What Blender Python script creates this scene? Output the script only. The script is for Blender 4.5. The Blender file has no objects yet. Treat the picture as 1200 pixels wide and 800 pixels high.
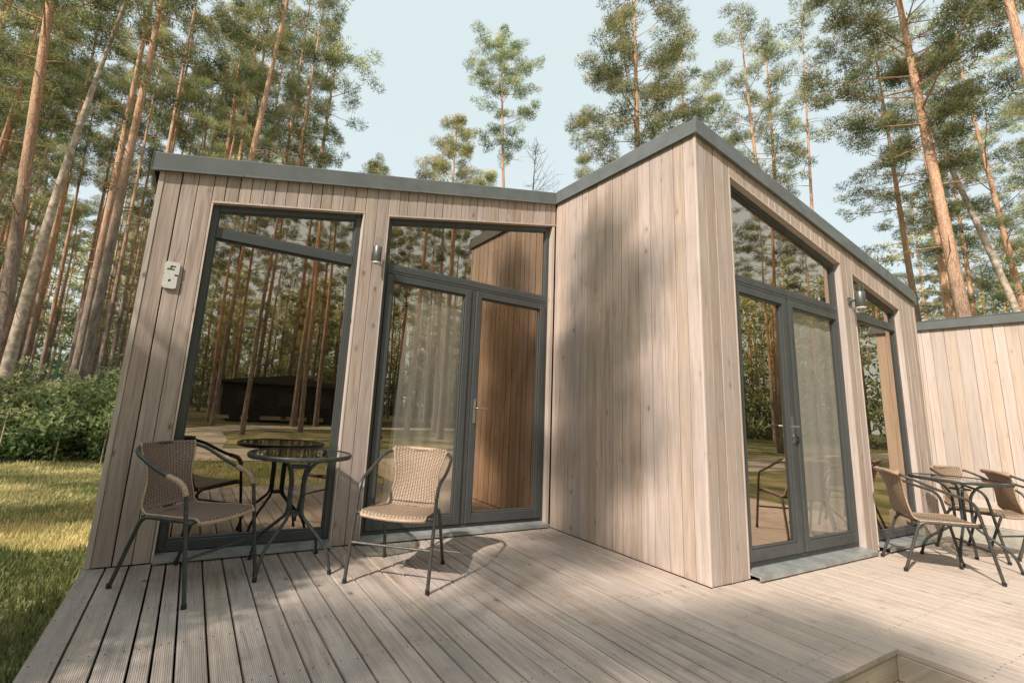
import bpy, math, random
from math import sin, cos, pi, radians, sqrt, hypot, atan2, floor
from mathutils import Vector, Matrix
import numpy as np

random.seed(7)
scene = bpy.context.scene
COL = scene.collection
GZ = -0.30                                    # ground level, the deck top is z = 0

# ------------------------------------------------------------------ helpers
def tag(o, label=None, cat=None, group=None, kind=None):
    if label: o['label'] = label
    if cat: o['category'] = cat
    if group: o['group'] = group
    if kind: o['kind'] = kind
    return o

def empty(name, loc=(0, 0, 0), rz=0.0):
    o = bpy.data.objects.new(name, None); COL.objects.link(o)
    o.location = loc; o.rotation_euler = (0, 0, rz)
    o.empty_display_size = 0.2
    return o

def copy_tree(o, parent=None):
    c = o.copy(); COL.objects.link(c); c.parent = parent
    for ch in [x for x in bpy.data.objects if x.parent == o]:
        copy_tree(ch, c)
    return c

class MB:
    def __init__(s):
        s.v = []; s.f = []; s.r = []; s.uv = []
    def face(s, idx, rnd=0.5, uv=None):
        s.f.append(tuple(idx)); s.r.append(rnd); s.uv.append(uv)
    def add(s, pts):
        n = len(s.v); s.v.extend([tuple(p) for p in pts]); return n
    def hexa(s, p, rnd=0.5):                   # 8 points: ring a (4), ring b (4)
        n = s.add(p)
        for q in ((3, 2, 1, 0), (4, 5, 6, 7), (0, 1, 5, 4), (1, 2, 6, 5), (2, 3, 7, 6), (3, 0, 4, 7)):
            s.face([n + i for i in q], rnd)
    def box(s, a, b, rnd=0.5, ch=0.0):
        x0, y0, z0 = a; x1, y1, z1 = b
        if ch <= 0:
            s.hexa([(x0, y0, z0), (x1, y0, z0), (x1, y1, z0), (x0, y1, z0), (x0, y0, z1), (x1, y0, z1), (x1, y1, z1), (x0, y1, z1)], rnd)
        else:
            c = ch
            rings = [[(x0 + c, y0 + c, z0), (x1 - c, y0 + c, z0), (x1 - c, y1 - c, z0), (x0 + c, y1 - c, z0)],
                     [(x0, y0, z0 + c), (x1, y0, z0 + c), (x1, y1, z0 + c), (x0, y1, z0 + c)],
                     [(x0, y0, z1 - c), (x1, y0, z1 - c), (x1, y1, z1 - c), (x0, y1, z1 - c)],
                     [(x0 + c, y0 + c, z1), (x1 - c, y0 + c, z1), (x1 - c, y1 - c, z1), (x0 + c, y1 - c, z1)]]
            s.rings(rings, rnd)
    def rings(s, rings, rnd=0.5, cap=True):
        k = len(rings[0]); ns = [s.add(r) for r in rings]
        for a, b in zip(ns[:-1], ns[1:]):
            for i in range(k):
                j = (i + 1) % k
                s.face((a + i, a + j, b + j, b + i), rnd)
        if cap:
            s.face([ns[0] + i for i in reversed(range(k))], rnd)
            s.face([ns[-1] + i for i in range(k)], rnd)
    def tube(s, pts, r, seg=10, rnd=0.5, cap=True, squash=None):
        pts = [Vector(p) for p in pts]
        rr = r if isinstance(r, (list, tuple)) else [r] * len(pts)
        t = (pts[1] - pts[0]).normalized()
        up = Vector((0, 0, 1)) if abs(t.z) < 0.9 else Vector((1, 0, 0))
        a = t.cross(up).normalized(); rings = []
        for i, p in enumerate(pts):
            if i == 0: tt = (pts[1] - p)
            elif i == len(pts) - 1: tt = (p - pts[i - 1])
            else: tt = (pts[i + 1] - pts[i - 1])
            tt.normalize()
            a = (a - tt * a.dot(tt)).normalized(); b = tt.cross(a)
            rings.append([p + (a * cos(2 * pi * k / seg) + b * sin(2 * pi * k / seg)) * rr[i] for k in range(seg)])
        s.rings(rings, rnd, cap)
    def lathe(s, prof, c, seg=24, rnd=0.5):
        rings = [[(c[0] + r * cos(2 * pi * k / seg), c[1] + r * sin(2 * pi * k / seg), c[2] + z) for k in range(seg)] for r, z in prof]
        s.rings(rings, rnd, True)
    def build(s, name, mat, parent=None, smooth=False, loc=None):
        me = bpy.data.meshes.new(name)
        me.from_pydata(s.v, [], s.f)
        at = me.attributes.new('rnd', 'FLOAT', 'FACE'); at.data.foreach_set('value', s.r)
        if any(u is not None for u in s.uv):
            ul = me.uv_layers.new(name='UVMap'); d = []
            for f, u in zip(s.f, s.uv):
                for i in range(len(f)): d.extend(u[i] if u else (0, 0))
            ul.data.foreach_set('uv', d)
        if smooth:
            me.polygons.foreach_set('use_smooth', [True] * len(me.polygons))
            me.set_sharp_from_angle(angle=radians(40))
        me.materials.append(mat); me.update()
        o = bpy.data.objects.new(name, me); COL.objects.link(o)
        if parent: o.parent = parent
        if loc: o.location = loc
        return o

def fillet(pts, rad, n=6):
    pts = [Vector(p) for p in pts]; out = [pts[0]]
    for i in range(1, len(pts) - 1):
        r = rad[i - 1] if isinstance(rad, (list, tuple)) else rad
        a, b, c = pts[i - 1], pts[i], pts[i + 1]
        u = (a - b); v = (c - b)
        r = min(r, u.length * .49, v.length * .49)
        p0 = b + u.normalized() * r; p1 = b + v.normalized() * r
        for k in range(n + 1):
            t = k / n
            out.append(p0 * (1 - t) ** 2 + b * 2 * t * (1 - t) + p1 * t * t)
    out.append(pts[-1]); return out

# ------------------------------------------------------------------ materials
def newmat(name):
    m = bpy.data.materials.new(name); m.use_nodes = True
    nt = m.node_tree; nt.nodes.clear()
    return m, nt
class N:
    def __init__(s, nt): s.nt = nt
    def __call__(s, typ, ins=None, **kw):
        n = s.nt.nodes.new(typ)
        for k, v in kw.items(): setattr(n, k, v)
        for k, v in (ins or {}).items():
            if hasattr(v, 'links') or isinstance(v, bpy.types.NodeSocket): s.nt.links.new(v, n.inputs[k])
            else: n.inputs[k].default_value = v
        return n
    def math(s, op, a, b=0.0, c=0.0, clamp=False):
        n = s.nt.nodes.new('ShaderNodeMath'); n.operation = op; n.use_clamp = clamp
        for i, v in enumerate((a, b, c)):
            if isinstance(v, bpy.types.NodeSocket): s.nt.links.new(v, n.inputs[i])
            else: n.inputs[i].default_value = v
        return n.outputs[0]
    def mix(s, f, a, b, blend='MIX'):
        n = s.nt.nodes.new('ShaderNodeMix'); n.data_type = 'RGBA'; n.blend_type = blend
        for i, v in ((0, f), (6, a), (7, b)):
            if isinstance(v, bpy.types.NodeSocket): s.nt.links.new(v, n.inputs[i])
            else: n.inputs[i].default_value = v if i == 0 else (*v, 1) if len(v) == 3 else v
        return n.outputs[2]
    def ramp(s, f, stops):
        n = s.nt.nodes.new('ShaderNodeValToRGB'); s.nt.links.new(f, n.inputs[0])
        e = n.color_ramp.elements
        while len(e) < len(stops): e.new(0.5)
        for q, (p, c) in zip(e, stops):
            q.position = p; q.color = (*c, 1) if len(c) == 3 else c
        return n.outputs[0]
    def mrange(s, v, a, b, c=0.0, d=1.0):
        n = s.nt.nodes.new('ShaderNodeMapRange'); s.nt.links.new(v, n.inputs[0])
        for i, x in zip((1, 2, 3, 4), (a, b, c, d)): n.inputs[i].default_value = x
        n.interpolation_type = 'SMOOTHSTEP'
        return n.outputs[0]
    def out(s, sh):
        o = s.nt.nodes.new('ShaderNodeOutputMaterial'); s.nt.links.new(sh, o.inputs[0])
    def princ(s, **kw):
        n = s.nt.nodes.new('ShaderNodeBsdfPrincipled')
        for k, v in kw.items():
            k = k.replace('_', ' ')
            if isinstance(v, bpy.types.NodeSocket): s.nt.links.new(v, n.inputs[k])
            else: n.inputs[k].default_value = (*v, 1) if (isinstance(v, tuple) and len(v) == 3 and 'Color' in k) else v
        return n

def wood_mat(name, grain_axis, dark, mid, light, grey, knot=(0.13, 0.075, 0.045), ribs=False, knots=0.62, rough=0.75, stain=0.5, warm=None):
    m, nt = newmat(name); n = N(nt)
    co = n('ShaderNodeNewGeometry').outputs['Position'] if ribs else n('ShaderNodeTexCoord').outputs['Object']
    sp = n('ShaderNodeSeparateXYZ', {0: co})
    x, y, z = sp.outputs
    rnd = n('ShaderNodeAttribute', attribute_name='rnd').outputs['Fac']
    if grain_axis == 'z': u, g = n.math('ADD', x, y), z
    elif grain_axis == 'y': u, g = n.math('ADD', x, z), y
    else: u, g = n.math('ADD', y, z), x
    off = n.math('MULTIPLY', rnd, 37.0)
    goff = n.math('ADD', g, off)
    # knots
    kv = n('ShaderNodeCombineXYZ', {0: n.math('MULTIPLY', u, 6.5), 1: n.math('MULTIPLY', goff, 3.6), 2: 0.0})
    vo = n('ShaderNodeTexVoronoi', {'Vector': kv.outputs[0], 'Scale': 1.0, 'Randomness': 1.0}, voronoi_dimensions='2D')
    vsel = n('ShaderNodeSeparateColor', {0: vo.outputs['Color']}).outputs[0]
    sel = n.math('GREATER_THAN', vsel, knots)
    dist = n.math('ADD', vo.outputs['Distance'], n.math('MULTIPLY', n('ShaderNodeTexNoise', {'Vector': co, 'Scale': 60.0}).outputs[0], 0.05))
    near = n.math('MULTIPLY', n.mrange(dist, 0.45, 0.05), sel)
    kn = n.math('MULTIPLY', n.mrange(dist, 0.13, 0.065), sel)
    halo = n.math('MULTIPLY', n.mrange(dist, 0.24, 0.10), sel)
    # grain
    uu = n.math('ADD', u, n.math('MULTIPLY', near, 0.018))
    gv = n('ShaderNodeCombineXYZ', {0: n.math('MULTIPLY', uu, 34.0), 1: n.math('MULTIPLY', goff, 1.5), 2: off})
    g1 = n('ShaderNodeTexNoise', {'Vector': gv.outputs[0], 'Scale': 1.0, 'Detail': 5.0, 'Roughness': 0.62, 'Distortion': 0.6}).outputs[0]
    gv2 = n('ShaderNodeCombineXYZ', {0: n.math('MULTIPLY', uu, 160.0), 1: n.math('MULTIPLY', goff, 5.0), 2: off})
    g2 = n('ShaderNodeTexNoise', {'Vector': gv2.outputs[0], 'Scale': 1.0, 'Detail': 2.0}).outputs[0]
    gg = n.math('ADD', n.math('MULTIPLY', g1, 0.8), n.math('MULTIPLY', g2, 0.2))
    col = n.ramp(gg, [(0.33, dark), (0.5, mid), (0.68, light)])
    big = n('ShaderNodeTexNoise', {'Vector': co, 'Scale': 1.3, 'Detail': 6.0, 'Roughness': 0.65}).outputs[0]
    col = n.mix(n.math('MULTIPLY', n.mrange(big, 0.42, 0.68), stain), col, grey)
    r2 = n.math('FRACT', n.math('MULTIPLY', rnd, 7.31))
    r3 = n.math('FRACT', n.math('MULTIPLY', rnd, 17.77))
    val = n.math('ADD', n.math('MULTIPLY', r2, 0.20), 0.88)
    hs = n('ShaderNodeHueSaturation', {'Hue': n.math('ADD', n.math('MULTIPLY', r3, 0.012), 0.4895), 'Saturation': n.math('ADD', n.math('MULTIPLY', r3, 0.3), 0.78), 'Value': val, 'Color': col})
    col = hs.outputs[0]
    if warm:                                   # blends to a lighter, warmer colour along +x
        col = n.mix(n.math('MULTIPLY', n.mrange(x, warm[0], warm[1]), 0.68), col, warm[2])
    col = n.mix(n.math('MULTIPLY', halo, 0.30), col, dark)
    ksz = n.mrange(n('ShaderNodeSeparateColor', {0: vo.outputs['Color']}).outputs[1], 0.2, 0.9, 0.25, 0.8)
    col = n.mix(n.math('MULTIPLY', kn, ksz), col, knot)
    # rain streaks and dirt, stronger low down / in long vertical runs
    sv = n('ShaderNodeCombineXYZ', {0: n.math('MULTIPLY', u, 9.0), 1: n.math('MULTIPLY', g, 0.7), 2: 3.1})
    st_ = n('ShaderNodeTexNoise', {'Vector': sv.outputs[0], 'Scale': 1.0, 'Detail': 6.0, 'Roughness': 0.7}).outputs[0]
    col = n.mix(n.mrange(st_, 0.50, 0.72, 0, 0.38), col, tuple(c * .62 for c in grey))
    h = n.math('SUBTRACT', n.math('MULTIPLY', gg, 0.6), n.math('MULTIPLY', kn, 0.35))
    if ribs:
        wv = n.math('SINE', n.math('MULTIPLY', u, 2 * pi / 0.0078))
        h = n.math('ADD', h, n.math('MULTIPLY', wv, 1.1))
        col = n.mix(n.mrange(wv, 0.1, -1.0, 0.0, 0.34), col, (0.11, 0.09, 0.075))
        fine = n('ShaderNodeTexNoise', {'Vector': co, 'Scale': 7.0, 'Detail': 8.0, 'Roughness': 0.7}).outputs[0]
        col = n.mix(n.mrange(fine, 0.52, 0.74, 0, 0.38), col, (0.56, 0.51, 0.46))
        col = n.mix(n.mrange(fine, 0.47, 0.30, 0, 0.45), col, (0.22, 0.18, 0.145))
        blot = n('ShaderNodeTexNoise', {'Vector': co, 'Scale': 2.2, 'Detail': 3.0, 'Roughness': 0.5}).outputs[0]
        col = n.mix(n.mrange(blot, 0.56, 0.72, 0, 0.35), col, (0.36, 0.27, 0.20))
        col = n.mix(n.math('LESS_THAN', rnd, 0.0), col, (0.10, 0.09, 0.08))
    bp = n('ShaderNodeBump', {'Height': h, 'Strength': 0.45 if not ribs else 0.5, 'Distance': 0.0025})
    b = n.princ(Base_Color=col, Roughness=rough, Normal=bp.outputs[0])
    b.inputs['Specular IOR Level'].default_value = 0.3
    n.out(b.outputs[0]); return m

CLAD = wood_mat('cladding_wood', 'z', (0.41, 0.305, 0.24), (0.56, 0.44, 0.36), (0.66, 0.535, 0.45), (0.43, 0.36, 0.31), knot=(0.30, 0.19, 0.13), knots=0.80)
CLADW = wood_mat('shaded_cladding_wood', 'z', (0.34, 0.25, 0.20), (0.50, 0.395, 0.325), (0.60, 0.485, 0.41), (0.40, 0.335, 0.295), knot=(0.2, 0.12, 0.08), knots=0.70)  # left front: weathered brown-grey, its weaker light also put into the colour
CLAD2 = wood_mat('fresh_cladding_wood', 'z', (0.54, 0.42, 0.33), (0.66, 0.53, 0.43), (0.72, 0.595, 0.495), (0.60, 0.50, 0.42), knots=0.82, knot=(0.36, 0.25, 0.17))
TRIM = wood_mat('trim_wood', 'z', (0.50, 0.39, 0.31), (0.66, 0.54, 0.45), (0.74, 0.62, 0.53), (0.54, 0.46, 0.40), knots=0.8)
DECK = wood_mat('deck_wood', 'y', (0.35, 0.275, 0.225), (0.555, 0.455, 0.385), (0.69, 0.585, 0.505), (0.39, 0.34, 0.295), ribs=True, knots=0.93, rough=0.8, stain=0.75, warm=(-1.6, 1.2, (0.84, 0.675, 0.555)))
FASC = wood_mat('deck_fascia_wood', 'x', (0.36, 0.28, 0.20), (0.50, 0.40, 0.30), (0.6, 0.49, 0.38), (0.42, 0.35, 0.28), knots=0.75)

def simple(name, col, rough=0.5, metal=0.0, noise=0.0, nscale=30.0, bump=0.0, spec=0.5, col2=None):
    m, nt = newmat(name); n = N(nt)
    co = n('ShaderNodeTexCoord').outputs['Object']
    t = n('ShaderNodeTexNoise', {'Vector': co, 'Scale': nscale, 'Detail': 5.0, 'Roughness': 0.6}).outputs[0]
    c2 = col2 or tuple(c * (1 - noise) for c in col)
    c = n.mix(n.mrange(t, 0.35, 0.65), col, c2)
    kw = dict(Base_Color=c, Roughness=n.mrange(t, 0.3, 0.7, rough * 0.85, min(1, rough * 1.2)), Metallic=metal)
    if bump: kw['Normal'] = n('ShaderNodeBump', {'Height': t, 'Strength': bump, 'Distance': 0.004}).outputs[0]
    b = n.princ(**kw); b.inputs['Specular IOR Level'].default_value = spec
    n.out(b.outputs[0]); return m

METAL_ROOF = simple('roof_edge_metal', (0.17, 0.183, 0.178), 0.38, 0.0, 0.18, 6.0, 0.05, 0.6)
ROOFING = simple('roofing', (0.06, 0.06, 0.06), 0.8, 0, 0.2, 20)
FRAME = simple('anthracite_frame', (0.075, 0.082, 0.081), 0.36, 0.0, 0.12, 8.0, 0.0, 0.55)
SILL = simple('sill_flashing', (0.46, 0.475, 0.46), 0.4, 0.3, 0.35, 9.0, 0.05, 0.5)
BACKING = simple('dark_backing', (0.02, 0.016, 0.013), 0.9)
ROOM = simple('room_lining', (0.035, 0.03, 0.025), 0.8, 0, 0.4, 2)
STEEL = simple('brushed_steel', (0.5, 0.5, 0.48), 0.32, 0.9, 0.2, 40)
TUBE = simple('painted_tube', (0.075, 0.082, 0.078), 0.38, 0.25, 0.35, 25, 0.05, 0.5)
TUBE2 = simple('bronze_tube', (0.10, 0.095, 0.085), 0.40, 0.35, 0.35, 25, 0.05, 0.5)
WHITE = simple('white_numeral', (0.72, 0.71, 0.66), 0.5, 0, 0.12, 50)
BLACK = simple('black_plastic', (0.03, 0.03, 0.03), 0.5)
LAMPM = simple('lamp_metal', (0.17, 0.18, 0.17), 0.35, 0.5, 0.2, 40)
CONC = simple('plinth_concrete', (0.50, 0.46, 0.40), 0.85, 0, 0.3, 5, 0.4)
CONC2 = simple('block_concrete', (0.55, 0.53, 0.49), 0.85, 0, 0.25, 8, 0.3)
DARKWOOD = simple('dark_painted_wood', (0.022, 0.018, 0.015), 0.7, 0, 0.4, 4)
GREENWIRE = simple('green_wire', (0.03, 0.09, 0.06), 0.5)
RUBBER = simple('rubber_foot', (0.02, 0.02, 0.02), 0.7)

def glass_mat(name, base, tint):
    m, nt = newmat(name); n = N(nt)
    lw = n('ShaderNodeLayerWeight', {'Blend': 0.5}).outputs['Facing']
    f = n.math('ADD', n.math('MULTIPLY', n.math('POWER', lw, 4.0), 1 - base), base, clamp=True)
    co = n('ShaderNodeTexCoord').outputs['Object']
    w = n('ShaderNodeTexNoise', {'Vector': co, 'Scale': 0.8, 'Detail': 1.0}).outputs[0]
    bp = n('ShaderNodeBump', {'Height': w, 'Strength': 0.09, 'Distance': 0.02}).outputs[0]
    gl = n('ShaderNodeBsdfGlossy', {'Color': (*tint, 1), 'Roughness': 0.0, 'Normal': bp})
    tr = n('ShaderNodeBsdfTransparent', {'Color': (0.95, 0.96, 0.95, 1)})
    mx = n('ShaderNodeMixShader', {0: f, 1: tr.outputs[0], 2: gl.outputs[0]})
    n.out(mx.outputs[0]); return m
GLASS = glass_mat('coated_window_glass', 0.47, (0.98, 0.83, 0.66))
def clear_glass(name, base=0.05, tcol=(0.8, 0.84, 0.82)):
    m, nt = newmat(name); n = N(nt)
    lw = n('ShaderNodeLayerWeight', {'Blend': 0.5}).outputs['Facing']
    f = n.math('ADD', n.math('MULTIPLY', n.math('POWER', lw, 4.0), 1 - base), base, clamp=True)
    gl = n('ShaderNodeBsdfGlossy', {'Color': (1, 1, 1, 1), 'Roughness': 0.02})
    tr = n('ShaderNodeBsdfTransparent', {'Color': (*tcol, 1)})
    mx = n('ShaderNodeMixShader', {0: f, 1: tr.outputs[0], 2: gl.outputs[0]})
    n.out(mx.outputs[0]); return m
GLASS4 = glass_mat('door_window_glass', 0.46, (1.0, 0.74, 0.50))
GLASS3 = glass_mat('part_curtained_glass', 0.40, (0.95, 0.8, 0.62))
GLASS2 = glass_mat('curtained_window_glass', 0.16, (0.95, 0.84, 0.7))
TGLASS = clear_glass('table_glass', 0.06, (0.62, 0.66, 0.64))
LGLASS = clear_glass('lamp_glass', 0.1, (0.9, 0.9, 0.85))

def curtain_mat():
    m, nt = newmat('sheer_curtain'); n = N(nt)
    co = n('ShaderNodeTexCoord').outputs['Object']
    t = n('ShaderNodeTexNoise', {'Vector': co, 'Scale': 3.0, 'Detail': 4.0}).outputs[0]
    c = n.mix(t, (0.80, 0.745, 0.68), (0.72, 0.665, 0.60))
    d = n('ShaderNodeBsdfDiffuse', {'Color': c}); l = n('ShaderNodeBsdfTranslucent', {'Color': c})
    mx = n('ShaderNodeMixShader', {0: 0.12, 1: d.outputs[0], 2: l.outputs[0]})
    tp = n('ShaderNodeBsdfTransparent', {'Color': (1, 1, 1, 1)})
    m2 = n('ShaderNodeMixShader', {0: 0.22, 1: mx.outputs[0], 2: tp.outputs[0]})
    n.out(m2.outputs[0]); return m
CURTAIN = curtain_mat()

def wicker_mat(name, c1, c2, c3):
    m, nt = newmat(name); n = N(nt)
    uv = n('ShaderNodeUVMap').outputs[0]
    sp = n('ShaderNodeSeparateXYZ', {0: uv}); u, v = sp.outputs[0], sp.outputs[1]
    # u across, v along; metres.  flat strands woven over stakes
    U = n.math('MULTIPLY', u, 1 / 0.022); V = n.math('MULTIPLY', v, 1 / 0.010)
    par = n.math('MODULO', n.math('ADD', n.math('FLOOR', U), n.math('FLOOR', V)), 2.0)
    su = n.math('ABSOLUTE', n.math('SINE', n.math('MULTIPLY', U, pi)))
    sv = n.math('ABSOLUTE', n.math('SINE', n.math('MULTIPLY', V, pi)))
    over = n.math('MULTIPLY', n.math('POWER', su, 0.6), n.math('POWER', sv, 0.5))
    hgt = n.math('MULTIPLY', over, n.math('ADD', n.math('MULTIPLY', par, 0.55), 0.45))
    nz = n('ShaderNodeTexNoise', {'Vector': n('ShaderNodeCombineXYZ', {0: n.math('MULTIPLY', u, 12.0), 1: n.math('MULTIPLY', n.math('FLOOR', V), 0.37), 2: 0.0}).outputs[0], 'Scale': 4.0, 'Detail': 3.0}).outputs[0]
    col = n.mix(n.mrange(nz, 0.35, 0.65), c1, c2)
    col = n.mix(n.mrange(hgt, 0.55, 0.08), col, c3)
    bp = n('ShaderNodeBump', {'Height': hgt, 'Strength': 0.9, 'Distance': 0.004}).outputs[0]
    b = n.princ(Base_Color=col, Roughness=0.45, Normal=bp)
    n.out(b.outputs[0]); return m
WICK = wicker_mat('wicker_weave', (0.53, 0.38, 0.265), (0.41, 0.29, 0.20), (0.12, 0.08, 0.055))
WICKD = wicker_mat('wicker_weave_brown', (0.36, 0.255, 0.20), (0.27, 0.19, 0.15), (0.08, 0.055, 0.045))
WRAP = simple('wicker_wrap', (0.52, 0.365, 0.25), 0.5, 0, 0.3, 60, 0.5)

def bark_mat():
    m, nt = newmat('pine_bark'); n = N(nt)
    co = n('ShaderNodeTexCoord').outputs['Object']
    sp = n('ShaderNodeSeparateXYZ', {0: co}); z = sp.outputs[2]
    oi = n('ShaderNodeObjectInfo').outputs['Random']
    st = n('ShaderNodeMapping', {'Vector': co, 'Scale': (1, 1, 0.28)})
    a = n('ShaderNodeTexNoise', {'Vector': st.outputs[0], 'Scale': 9.0, 'Detail': 6.0, 'Roughness': 0.7}).outputs[0]
    vo = n('ShaderNodeTexVoronoi', {'Vector': st.outputs[0], 'Scale': 22.0}, feature='DISTANCE_TO_EDGE').outputs[0]
    low = n.mix(n.mrange(a, 0.35, 0.65), (0.36, 0.285, 0.235), (0.18, 0.14, 0.115))
    high = n.mix(n.mrange(a, 0.35, 0.65), (0.84, 0.52, 0.34), (0.56, 0.33, 0.21))
    zz = n.math('ADD', z, n.math('MULTIPLY', n.math('SUBTRACT', oi, 0.5), 3.0))
    zz = n.math('ADD', zz, n.math('MULTIPLY', a, 2.0))
    col = n.mix(n.mrange(zz, 4.0, 9.5), low, high)
    col = n.mix(n.mrange(vo, 0.06, 0.0, 0, 0.55), col, (0.07, 0.05, 0.04))
    hh = n.math('ADD', n.math('MINIMUM', vo, 0.12), n.math('MULTIPLY', a, 0.15))
    bp = n('ShaderNodeBump', {'Height': hh, 'Strength': 0.8, 'Distance': 0.06}).outputs[0]
    b = n.princ(Base_Color=col, Roughness=0.9, Normal=bp); b.inputs['Specular IOR Level'].default_value = 0.1
    n.out(b.outputs[0]); return m
BARK = bark_mat()
PALEBARK = simple('pale_peeled_bark', (0.66, 0.54, 0.42), 0.8, 0, 0.45, 7, 0.5, 0.2, (0.34, 0.26, 0.20))
DEADBARK = simple('dead_bark', (0.36, 0.31, 0.28), 0.9, 0, 0.3, 20, 0.3, 0.1)

def leaf_mat(name, a, b, c, trans=0.3):
    m, nt = newmat(name); n = N(nt)
    rnd = n('ShaderNodeAttribute', attribute_name='rnd').outputs['Fac']
    oi = n('ShaderNodeObjectInfo').outputs['Random']
    col = n.ramp(rnd, [(0.0, a), (0.5, b), (1.0, c)])
    hs = n('ShaderNodeHueSaturation', {'Hue': n.math('ADD', n.math('MULTIPLY', oi, 0.03), 0.485), 'Saturation': 1.0, 'Value': n.math('ADD', n.math('MULTIPLY', oi, 0.4), 0.8), 'Color': col}).outputs[0]
    d = n('ShaderNodeBsdfDiffuse', {'Color': hs}); l = n('ShaderNodeBsdfTranslucent', {'Color': hs})
    mx = n('ShaderNodeMixShader', {0: trans, 1: d.outputs[0], 2: l.outputs[0]})
    n.out(mx.outputs[0]); return m
NEEDLE = leaf_mat('pine_needles', (0.08, 0.115, 0.07), (0.30, 0.33, 0.15), (0.82, 0.72, 0.36), 0.42)  # dark end stands for shaded needles, pale end for sunlit ones
LEAF = leaf_mat('shrub_leaves', (0.08, 0.125, 0.06), (0.22, 0.28, 0.12), (0.62, 0.60, 0.30), 0.35)
GRASSM = leaf_mat('grass_blades', (0.10, 0.125, 0.05), (0.28, 0.30, 0.11), (0.78, 0.66, 0.34), 0.35)
TWIG = simple('twig', (0.16, 0.12, 0.09), 0.9, 0, 0.3, 20)

def ground_mat():
    m, nt = newmat('lawn_ground'); n = N(nt)
    co = n('ShaderNodeTexCoord').outputs['Object']
    a = n('ShaderNodeTexNoise', {'Vector': co, 'Scale': 0.7, 'Detail': 8.0, 'Roughness': 0.7}).outputs[0]
    f = n('ShaderNodeTexNoise', {'Vector': co, 'Scale': 40.0, 'Detail': 4.0, 'Roughness': 0.7}).outputs[0]
    c = n.mix(n.mrange(a, 0.40, 0.60), (0.17, 0.19, 0.07), (0.48, 0.41, 0.22))
    c = n.mix(n.mrange(f, 0.40, 0.75, 0, 0.6), c, (0.10, 0.09, 0.05))
    y = n('ShaderNodeSeparateXYZ', {0: co}).outputs[1]
    yy = n.math('ADD', y, n.math('MULTIPLY', a, 6.0))
    c = n.mix(n.mrange(yy, 10.5, 14.0), c, n.mix(f, (0.10, 0.09, 0.045), (0.20, 0.15, 0.09)))
    c = n.mix(n.mrange(yy, -12.5, -19.0), c, n.mix(f, (0.07, 0.085, 0.03), (0.14, 0.12, 0.06)))  # floor behind the camera darkened to stand for the wood's shade
    bp = n('ShaderNodeBump', {'Height': f, 'Strength': 0.8, 'Distance': 0.05}).outputs[0]
    b = n.princ(Base_Color=c, Roughness=0.95, Normal=bp); b.inputs['Specular IOR Level'].default_value = 0.1
    n.out(b.outputs[0]); return m
GROUND = ground_mat()
PATHM = simple('sandy_path', (0.52, 0.45, 0.36), 0.95, 0, 0.25, 3, 0.3, 0.1)

# ------------------------------------------------------------------ camera, light, sky
cam = bpy.data.cameras.new('camera'); camo = bpy.data.objects.new('camera', cam); COL.objects.link(camo)
yaw, pit, rol = 0.5158, 0.1886, 0.0574
f_ = Vector((sin(yaw) * cos(pit), cos(yaw) * cos(pit), sin(pit)))
r_ = Vector((cos(yaw), -sin(yaw), 0)); u_ = r_.cross(f_)
R_ = r_ * cos(rol) + u_ * sin(rol); U_ = -r_ * sin(rol) + u_ * cos(rol)
M = Matrix((R_, U_, -f_)).transposed().to_4x4(); M.translation = Vector((-3.3076, -3.9262, 1.126))
camo.matrix_world = M
cam.sensor_width = 36.0; cam.sensor_fit = 'HORIZONTAL'; cam.lens = 550.69 / 1200 * 36
cam.shift_x = (600 - 548.42) / 1200; cam.shift_y = (372.95 - 400) / 1200
cam.clip_start = 0.05; cam.clip_end = 2000
scene.camera = camo

SUN = Vector((-1.0, -0.46, 0.98)).normalized()
sl = bpy.data.lights.new('sun', 'SUN'); sl.energy = 5.0; sl.angle = radians(0.6); sl.color = (1.0, 0.91, 0.81)
so = bpy.data.objects.new('sun', sl); COL.objects.link(so); so.rotation_euler = SUN.to_track_quat('Z', 'Y').to_euler()
so.location = (-20, -8, 21)
w = bpy.data.worlds.new('World'); scene.world = w; w.use_nodes = True
wn = w.node_tree; wn.nodes.clear(); nn = N(wn)
sky = nn('ShaderNodeTexSky', sky_type='NISHITA'); sky.sun_disc = False
sky.sun_elevation = math.asin(SUN.z); sky.sun_rotation = atan2(SUN.x, SUN.y)
sky.air_density = 1.0; sky.dust_density = 3.0; sky.ozone_density = 1.2; sky.altitude = 100
haze = nn.mix(0.82, sky.outputs[0], (5.75, 6.55, 6.55))
bg = nn('ShaderNodeBackground', {'Color': haze, 'Strength': 0.150})
wo = nn('ShaderNodeOutputWorld'); wn.links.new(bg.outputs[0], wo.inputs[0])

scene.view_settings.view_transform = 'Standard'; scene.view_settings.look = 'None'
scene.view_settings.exposure = 0; scene.view_settings.gamma = 1
cy = scene.cycles; cy.max_bounces = 8; cy.diffuse_bounces = 4; cy.glossy_bounces = 4; cy.transparent_max_bounces = 12
cy.use_denoising = True; cy.sample_clamp_indirect = 6.0; cy.caustics_reflective = False; cy.caustics_refractive = False

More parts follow.
